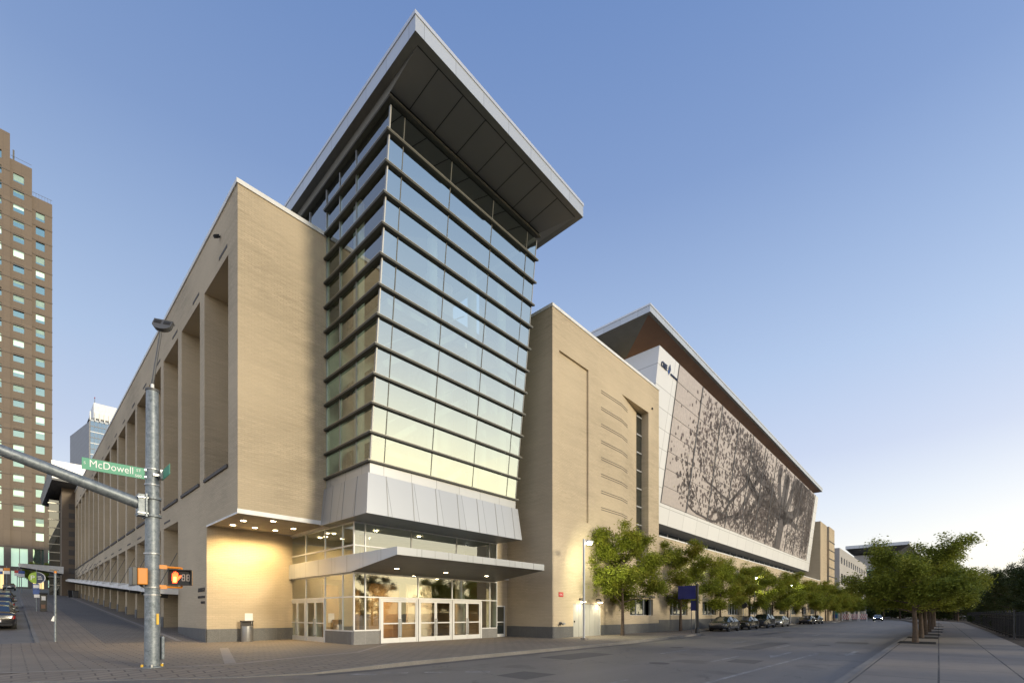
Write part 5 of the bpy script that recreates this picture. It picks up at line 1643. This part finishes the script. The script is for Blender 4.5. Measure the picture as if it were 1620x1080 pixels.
cx0 = sum(h[0] for h in hand) / len(hand); cy0 = sum(h[1] for h in hand) / len(hand)
for i in range(len(hand)):
    j = (i + 1) % len(hand)
    b.face([SP(-.12, .034, -.03), SP(hand[i][0], .034, hand[i][1]), SP(hand[j][0], .034, hand[j][1])], 'led_hand')
sbox(b, -.17, -.10, .0345, .036, -.14, .02, 'led_hand_core')
b.build('hand_symbol', S1_)
for d0 in (.035, .155):
    b = MB()
    w, h, t = .085, .20, .018
    for (a0, a1, c0, c1) in ((0, w, h / 2 - t, h / 2), (0, w, -h / 2, -h / 2 + t), (0, w, -t / 2, t / 2), (0, t, -h / 2, h / 2), (w - t, w, -h / 2, h / 2)):
        sbox(b, d0 + a0, d0 + a1, .0315, .035, c0, c1, 'led_off')
    b.build('digit', S1_)
b = MB()
for cz in (.30, -.30):
    p0 = Vector((PX + .18, PY - .06, 2.70 + cz)); p1 = Vector(SP(.02, -.09, cz))
    b.tube([p0, p0.lerp(p1, .9), p1, Vector(SP(.02, -.09, cz * .78))], [.035, .03, .03, .03], 'orange', 8)
    b.bar(p0 - Vector((.03, 0, 0)), p0 + Vector((.16, 0, 0)), .08, .12, 'orange')
b.build('bracket', S1_)
S2_ = thing('pedestrian_signal', (PX - .33, PY, 2.4), 'orange pedestrian signal turned sideways at the left of the traffic pole', 'signal')
b = MB(); b.box(PX - .40, PX - .16, PY - .34, PY + .20, 2.44, 2.92, 'orange'); b.build('housing', S2_, bevel=.025)
b = MB(); b.box(PX - .52, PX - .405, PY - .36, PY + .22, 2.42, 2.94, 'black'); b.build('visor', S2_, bevel=.012)
b = MB(); b.bar((PX - .3, PY, 2.44), (PX - .1, PY, 2.32), .05, .05, 'black'); b.build('bracket', S2_)

# ---------------------------------------------------------------- street lamps
def street_lamp(u, v, label, on=True):
    t = thing('street_lamp', (u, v, 0), label, 'street lamp', 'square street lamps along the kerb')
    b = MB(); b.box(-.055, .055, -.055, .055, .0, 6.25, 'alu_plain'); b.build('pole', t, (0, 0, 0), bevel=.012)
    b = MB(); b.box(-.16, .16, -.16, .16, 0, .10, 'band'); b.build('base', t, (0, 0, 0), bevel=.01)
    b = MB(); b.box(.055, .30, -.04, .04, 6.10, 6.17, 'alu_plain').box(.28, .86, -.16, .16, 6.09, 6.21, 'alu_plain'); b.build('lamp_head', t, (0, 0, 0), bevel=.015)
    b = MB(); b.lathe([(.17, 6.088), (.165, 6.03), (.12, 5.97), (.04, 5.94)], 'lamp_white', 16, (.60, 0, 0)); b.build('lens', t, (0, 0, 0), smooth=60)
    s = spot('lamp_light', (u + .60, v, 5.9), 560, (1.0, .97, .62), size=R(172), blend=1.0, rad=.25, target=(u + 6.0, v - .2, 3.6))
    return t
for i, u in enumerate((24.2, 44.0, 63.0, 82.0)):
    street_lamp(u, 16.24 if i == 0 else 16.9, 'lit square-headed street lamp nearest the glass tower, in front of the stair block' if i == 0 else '%s lit street lamp from the glass tower, among the kerb trees' % ORD[i])
for i, (x, lab) in enumerate(((26.9, 'lit cone wall lamp over the left half of the grey service door'), (29.1, 'lit cone wall lamp over the right half of the grey service door'))):
    t = thing('wall_lamp', (x, 18.42, 2.5), lab, 'wall lamp', 'wall lamps over the service door')
    b = MB(); b.box(-.05, .05, -.30, 0, .08, .17, 'black'); b.build('bracket', t, (0, 0, 0))
    b = MB(); b.lathe([(.04, .16), (.06, .06), (.20, -.06), (.20, -.075)], 'black', 16, (0, -.32, 0)); b.build('shade', t, (0, 0, 0))
    b = MB(); b.lathe([(.18, -.078), (.15, -.10), (.08, -.13)], 'lamp_wall', 16, (0, -.32, 0)); b.build('lens', t, (0, 0, 0))
    spot('wall_lamp_light', (x, 18.06, 2.34), 20, (1.0, .85, .55), size=R(150), target=(x, 18.15, 0))

# ---------------------------------------------------------------- street furniture
t = thing('litter_bin', (9.18, 29.2, 0), 'round stainless litter bin with open top frame, against the lit brick wall', 'bin')
b = MB(); b.lathe([(.29, .0), (.30, .03), (.30, .88), (.27, .90)], 'bin_steel', 28); b.build('drum', t, (0, 0, 0), smooth=40)
b = MB(); b.box(-.32, -.27, -.05, .05, .0, 1.18, 'ledge').box(.27, .32, -.05, .05, .0, 1.18, 'ledge').box(-.32, .32, -.16, .16, 1.15, 1.20, 'ledge').box(-.27, .27, .10, .13, .9, 1.15, 'ledge'); b.build('top_frame', t, (0, 0, 0))
b = MB(); b.box(-.006, .006, -.306, -.298, .05, .86, 'ledge'); b.build('door_joint', t, (0, 0, 0))

t = thing('sign_post', (1.5, 32.7, gz(32.7)), 'bare slim steel post with a scrap of white paper, on the side pavement', 'post')
b = MB(); b.tube([(0, 0, 0), (0, 0, 3.45)], .05, 'galv', 12); b.build('pole', t, (0, 0, 0), smooth=50)
b = MB(); b.tube([(0, 0, 3.45), (0, 0, 3.55)], .055, 'orange', 12).box(-.2, .12, -.03, .03, 3.55, 3.63, 'black'); b.build('top_bracket', t, (0, 0, 0))
b = MB(); b.hexa([(-.16, -.07, 1.05), (-.04, -.06, 1.02), (-.04, -.055, 1.03), (-.16, -.065, 1.06), (-.08, -.07, 1.28), (-.03, -.06, 1.30), (-.03, -.055, 1.3), (-.08, -.065, 1.28)], 'white'); b.build('paper_tag', t, (0, 0, 0))

t = thing('parking_sign', (1.55, 60.5, gz(60.5)), 'round green and navy parking sign with a letter P above blue plates on a post', 'sign')
b = MB(); b.tube([(0, 0, 0), (0, 0, 3.75)], .04, 'galv', 10); b.build('pole', t, (0, 0, 0))
b = MB()
cz = 3.05; rr = .52
for s, kk in ((-1, 'lime'), (1, 'navy')):
    arc = [(s * rr * math.sin(a), cz + rr * math.cos(a)) for a in [math.pi * k / 14 for k in range(15)]]
    pts = arc + [(0, cz)]
    if s > 0: pts = pts[::-1]
    b.face([(x, -.05, zz) for x, zz in pts][::-1] if s < 0 else [(x, -.05, zz) for x, zz in pts][::-1], kk)
b.lathe([(rr + .01, -.045), (rr + .01, -.01)], 'white', 28, (.06, 0, cz), 'y')
b.build('round_panel', t, (0, 0, 0))
text_part('letter', 'P', .58, t, 'white', face_matrix((1.55 - .40, 60.5 - .056, gz(60.5) + cz - .2), (1, 0, 0), (0, 0, 1)), 'LEFT', .002)
b = MB()
for k, w in enumerate((.22, .28, .30)): b.box(.08, .08 + w, -.058, -.051, cz + .12 - k * .13, cz + .17 - k * .13, 'white')
b.build('text_bar', t, (0, 0, 0))
b = MB(); b.box(-.24, .20, -.055, -.045, 2.0, 2.5, 'blue_bright').box(-.2, .16, -.06, -.056, 2.12, 2.4, 'white'); b.build('upper_plate', t, (0, 0, 0))
b = MB(); b.box(-.22, .20, -.055, -.045, 1.55, 1.97, 'blue_bright').box(-.16, .20, -.06, -.046, 1.25, 1.54, 'white'); b.build('lower_plate', t, (0, 0, 0))
t = thing('pay_kiosk', (2.0, 60.6, gz(60.6)), 'dark parking pay kiosk with an orange panel, beside the parking sign', 'pay kiosk')
b = MB(); b.box(-.22, .22, -.18, .18, 0, 1.55, 'black').box(-.28, .28, -.26, .2, 1.55, 1.66, 'black_matt'); b.build('cabinet', t, (0, 0, 0), bevel=.015)
b = MB(); b.box(-.15, .12, -.20, -.181, .25, .62, 'copper'); b.build('orange_panel', t, (0, 0, 0))
b = MB(); b.box(-.13, .14, -.20, -.181, 1.0, 1.38, 'white'); b.build('screen', t, (0, 0, 0))

# blue-backed signs on posts by the kerb
t = thing('banner_sign', (38.2, 14.55, 0), 'large plain dark blue panel on a thick black post by the kerb', 'sign')
b = MB(); b.tube([(0, 0, 0), (0, 0, 4.05)], .10, 'black', 14).lathe([(.19, 0), (.17, .35), (.12, .45)], 'black', 14); b.build('pole', t, (0, 0, 0), smooth=50)
b = MB(); b.box(-.03, .03, .12, 1.62, 2.82, 3.92, 'blue'); b.build('panel', t, (0, 0, 0), bevel=.01)
b = MB(); b.bar((0, .05, 3.8), (0, .4, 3.8), .05, .05, 'black').bar((0, .05, 2.95), (0, .4, 2.95), .05, .05, 'black'); b.build('bracket', t, (0, 0, 0))
t = thing('kerb_sign', (38.6, 15.2, 0), 'small blue sign plate on a thin post, below the large blue panel', 'sign')
b = MB(); b.tube([(0, 0, 0), (0, 0, 3.0)], .03, 'grey_fixture', 8); b.build('pole', t, (0, 0, 0))
b = MB(); b.box(-.04, -.025, -.62, .05, 1.85, 2.68, 'blue'); b.build('plate', t, (0, 0, 0))
t = thing('round_sign', (58.5, 16.9, 0), 'dark round sign seen from behind, among the parked cars', 'sign')
b = MB(); b.tube([(0, 0, 0), (0, 0, 3.0)], .03, 'galv', 8); b.build('pole', t, (0, 0, 0))
b = MB(); b.lathe([(.40, -.05), (.40, -.03)], 'black_matt', 20, (0, 0, 2.6), 'x').lathe([(.43, -.028), (.43, -.012)], 'rim', 20, (0, 0, 2.6), 'x'); b.build('plate', t, (0, 0, 0))
# construction barrier at the far bend
for i in range(3):
    t = thing('barricade', (132 + i * .2, 15.9 - i * 1.6, 0), ('leftmost', 'middle', 'rightmost')[i] + ' red and white striped barricade at the far bend', 'barricade', 'striped barricades at the far bend')
    for k in range(3):
        b = MB()
        for j in range(8): b.hexa([(-.02, -.75 + j * .19, .35 + k * .42), (.02, -.75 + j * .19, .35 + k * .42), (.02, -.56 + j * .19, .35 + k * .42), (-.02, -.56 + j * .19, .35 + k * .42), (-.02, -.75 + j * .19, .62 + k * .42), (.02, -.75 + j * .19, .62 + k * .42), (.02, -.56 + j * .19, .62 + k * .42), (-.02, -.56 + j * .19, .62 + k * .42)], 'red' if (j + k) % 2 else 'white')
        b.build('striped_board', t, (0, 0, 0))
    b = MB(); b.box(-.05, .05, -.7, -.62, -.1, 1.5, 'white').box(-.05, .05, .62, .7, -.1, 1.5, 'white'); b.build('stand', t, (0, 0, 0))
t = thing('info_panel', (131, 18.2, 0), 'blue-green panel on short legs left of the striped barricades', 'sign')
b = MB(); b.box(-.05, .05, -.9, .9, .5, 2.2, 'green_panel').box(-.06, -.051, -.8, .3, .6, 1.4, 'blue_bright'); b.build('panel', t, (0, 0, 0))
b = MB(); b.box(-.04, .04, -.8, -.7, 0, .5, 'white').box(-.04, .04, .7, .8, 0, .5, 'white'); b.build('leg', t, (0, 0, 0))
for i, (u, v) in enumerate(((140, 18.2), (147, 18.2), (155, 18.8))):
    t = thing('globe_lamp', (u, v, 0), ('nearest', 'middle', 'farthest')[i] + ' of the three small lit globe lamps above the barricades', 'street lamp', 'lit globe lamps at the far bend')
    b = MB(); b.tube([(0, 0, 0), (0, 0, 3.3)], .05, 'black', 8); b.build('pole', t, (0, 0, 0))
    b = MB(); b.lathe([(.05, 0), (.2, .12), (.24, .28), (.18, .44), (.04, .52)], 'lamp_warm', 12, (0, 0, 3.3)); b.build('globe', t, (0, 0, 0), smooth=80)
# bins at the far end of the arcade
for i, (x, v) in enumerate(((6.35, 100.2), (6.75, 98.5))):
    t = thing('waste_bin', (x, v, gz(v)), ('left', 'right')[i] + ' one of the two dark waste bins at the far end of the arcade', 'bin', 'dark bins at the arcade end')
    b = MB(); b.hexa([(-.28, -.28, 0), (.28, -.28, 0), (.28, .28, 0), (-.28, .28, 0), (-.35, -.35, 1.05), (.35, -.35, 1.05), (.35, .35, 1.05), (-.35, .35, 1.05)], 'black_matt' if i == 0 else 'grey_fixture'); b.build('body', t, (0, 0, 0), bevel=.02)
    b = MB(); b.box(-.37, .37, -.37, .37, 1.051, 1.14, 'black'); b.build('lid', t, (0, 0, 0), bevel=.02)
# signs and signals in front of the brown tower
for i, (x, v, zz, kk, lab) in enumerate(((-.55, 120, 4.3, 'orange', 'small orange and white sign box on a post, before the brown tower'), (1.2, 118, 3.9, 'blue_bright', 'small blue sign on a thin post, before the lit tower lobby'), (-1.4, 122, 4.2, 'white', 'white street sign on a grey post, at the extreme left before the tower lobby'), (.75, 128, 4.0, 'red', 'small red and white sign on a thin post, before the lit tower lobby'))):
    t = thing('sign_post', (x, v, gz(v)), lab, 'sign')
    b = MB(); b.tube([(0, 0, 0), (0, 0, zz + .4)], .05, 'galv', 8); b.build('pole', t, (0, 0, 0))
    b = MB(); b.box(-.38, .38, -.08, -.055, zz - .5, zz + .0, kk).box(-.38, .38, -.08, -.055, zz - 1.05, zz - .52, 'white' if kk != 'white' else 'blue_bright'); b.build('plate', t, (0, 0, 0))

# ---------------------------------------------------------------- cars
def car(name, loc, rz, paint, label, cat='car', group=None, suv=False, lit=False):
    """nose along +x; 4.6 m sedan or SUV lofted from stations"""
    t = thing(name, loc, label, cat, group, rz)
    Lc = 4.6
    hk = .18 if suv else 0
    #        x      halfw  zlow  zbelt  zroof  half-width at roof
    ST_ = [(-2.30, .70, .42, .72, .74, .64), (-2.24, .80, .30, .90 + hk, .93 + hk, .70), (-2.05, .86, .24, .97 + hk, 1.02 + hk, .70), (-1.62, .895, .22, .99 + hk, (1.10 if not suv else 1.55), .62),
           (-.95, .91, .22, .97 + hk, 1.40 + 1.4 * hk, .57), (-.30, .915, .22, .95 + hk, 1.455 + 1.4 * hk, .58), (.30, .915, .22, .93 + hk, 1.43 + 1.4 * hk, .575), (.62, .91, .22, .92 + hk, 1.36 + 1.4 * hk, .57),
           (1.28, .90, .22, .90 + hk, .97 + hk, .66), (1.75, .875, .24, .84 + hk, .87 + hk, .68), (2.12, .80, .28, .74 + hk, .77 + hk, .62), (2.30, .64, .40, .58 + hk, .60 + hk, .52)]
    def ring(s):
        x, w, zl, zb_, zr, wr = s
        return [(x, -w * .86, zl), (x, -w, zl + .14), (x, -w, .60), (x, -w * .965, zb_), (x, -wr, zr), (x, -wr * .5, zr + .025), (x, wr * .5, zr + .025), (x, wr, zr), (x, w * .965, zb_), (x, w, .60), (x, w, zl + .14), (x, w * .86, zl)]
    rings = [ring(s) for s in ST_]
    bd, gl = MB(), MB()
    for i in range(len(rings) - 1):
        A, B = rings[i], rings[i + 1]
        for j in range(12):
            k = (j + 1) % 12
            q = [A[j], A[k], B[k], B[j]]
            side_glass = j in (3, 7) and 2 <= i <= 7
            screen = j in (4, 5, 6) and i in ((2, 3) if not suv else (2,))  or j in (4, 5, 6) and i == 7
            (gl if (side_glass or screen) else bd).face(q[::-1], 'car_glass' if (side_glass or screen) else paint)
    bd.face(rings[0], paint).face(rings[-1][::-1], paint)
    o = bd.build('body', t, (0, 0, 0), weld=True, smooth=32)
    gl.build('window', t, (0, 0, 0))
    # pillars over the glass joints
    b = MB()
    for s in (-1, 1):
        for (i, off) in ((5, 0), (3, 0), (7, .1)):
            x, w, zl, zb_, zr, wr = ST_[i]
            b.bar((x + off * .5, s * (w * .965 + .004), zb_), (x - off * .3, s * (wr + .006), zr), .07, .02, paint, (1, 0, 0))
    b.build('pillar', t, (0, 0, 0))
    for (x, s) in ((-1.38, -1), (-1.38, 1), (1.40, -1), (1.40, 1)):
        wb = MB(); yw = s * .80
        wb.lathe([(.20, -.10), (.32, -.11), (.335, -.07), (.335, .07), (.32, .11), (.20, .10)], 'rubber', 22, (x, yw, .335), 'y')
        wo = wb.build('wheel', t, (0, 0, 0), smooth=40)
        rb = MB()
        rb.lathe([(.205, s * .085), (.19, s * .10), (.06, s * .09), (.05, s * .11)] if s > 0 else [(.05, s * .11), (.06, s * .09), (.19, s * .10), (.205, s * .085)], 'rim', 16, (x, yw, .335), 'y')
        rb.build('rim', wo, (0, 0, 0))
    b = MB()
    for s in (-1, 1):
        b.hexa([(-2.275, s * .50, .70 + hk), (-2.275, s * .775, .70 + hk), (-2.12, s * .845, .72 + hk), (-2.24, s * .5, .70 + hk), (-2.265, s * .52, .86 + hk), (-2.255, s * .76, .86 + hk), (-2.10, s * .84, .90 + hk), (-2.2, s * .52, .86 + hk)], 'tail')
    b.build('tail_light', t, (0, 0, 0))
    for s in (-1, 1):
        b = MB(); b.hexa([(2.12, s * .50, .58), (2.25, s * .66, .58), (2.05, s * .83, .60), (2.0, s * .5, .58), (2.17, s * .50, .70), (2.22, s * .64, .70), (2.0, s * .82, .74), (2.0, s * .5, .70)], 'head_on' if lit else 'head')
        b.build('headlight', t, (0, 0, 0))
    b = MB(); b.box(-2.34, -2.27, -.26, .26, .52, .66, 'white').box(2.27, 2.33, -.45, .45, .36, .50, 'black_matt').box(-2.32, -2.28, -.72, .72, .30, .42, 'black_matt'); b.build('bumper_plate', t, (0, 0, 0))
    for s in (-1, 1):
        b = MB(); b.box(.72, .88, s * .93 - .09, s * .93 + .09, .96 + hk, 1.08 + hk, paint); b.build('wing_mirror', t, (0, 0, 0), bevel=.02)
    return t
M['car_black'] = plain('car_paint_black', (0.012, 0.012, 0.014), 0.18, 0.0, 0.05, spec=.7)
M['car_grey'] = plain('car_paint_grey', (0.06, 0.063, 0.07), 0.22, 0.3, 0.05, spec=.7)
M['car_silver'] = plain('car_paint_silver', (0.30, 0.31, 0.32), 0.25, 0.6, 0.05)
for k in ('car_black', 'car_grey', 'car_silver'):
    M[k].node_tree.nodes['Principled BSDF'].inputs['Coat Weight'].default_value = .6
    M[k].node_tree.nodes['Principled BSDF'].inputs['Coat Roughness'].default_value = .04
G1 = 'cars parked nose uphill on the side street'
sl = math.atan(.0585)
for i, (v, p, suv, lab) in enumerate(((43.8, 'car_black', False, 'glossy black sedan nearest of the parked cars at the left edge'), (50.0, 'car_grey', False, 'dark grey sedan second in the line at the left edge'), (56.2, 'car_black', True, 'black tall SUV third in the parked line at the left edge'), (62.6, 'car_silver', False, 'silver sedan fourth in the parked line at the left edge'), (69, 'car_black', True, 'black SUV farthest in the parked line at the left edge'))):
    c = car('parked_car', (-.68, v, gz(v) - .13), R(90), p, lab, group=G1, suv=suv)
    c.rotation_euler = (0, -sl, R(90))
G2 = 'cars parked along the convention hall kerb'
for i, (u, p, suv, lab) in enumerate(((48.6, 'car_grey', False, 'dark grey sedan nearest in the kerb line before the convention hall'), (55.5, 'car_black', False, 'black sedan second in the kerb line before the convention hall'), (62.6, 'car_grey', True, 'dark grey SUV third in the kerb line before the convention hall'), (70.0, 'car_silver', False, 'silver sedan fourth in the kerb line before the convention hall'), (88.5, 'car_black', False, 'black sedan fifth in the kerb line, after a gap'), (95.0, 'car_grey', False, 'dark grey sedan last in the kerb line before the far bend'))):
    car('parked_car', (u, 15.8, RZ), R(180), p, lab, group=G2, suv=suv)
car('moving_car', (139, 10.6, RZ), R(180 + 6), 'car_black', 'dark car with blazing headlights coming round the far bend', lit=True)
t = car('moving_car', (-.3, 140, gz(140) - .1), R(90), 'car_grey', 'grey car waiting before the lit tower lobby at the head of the side street')
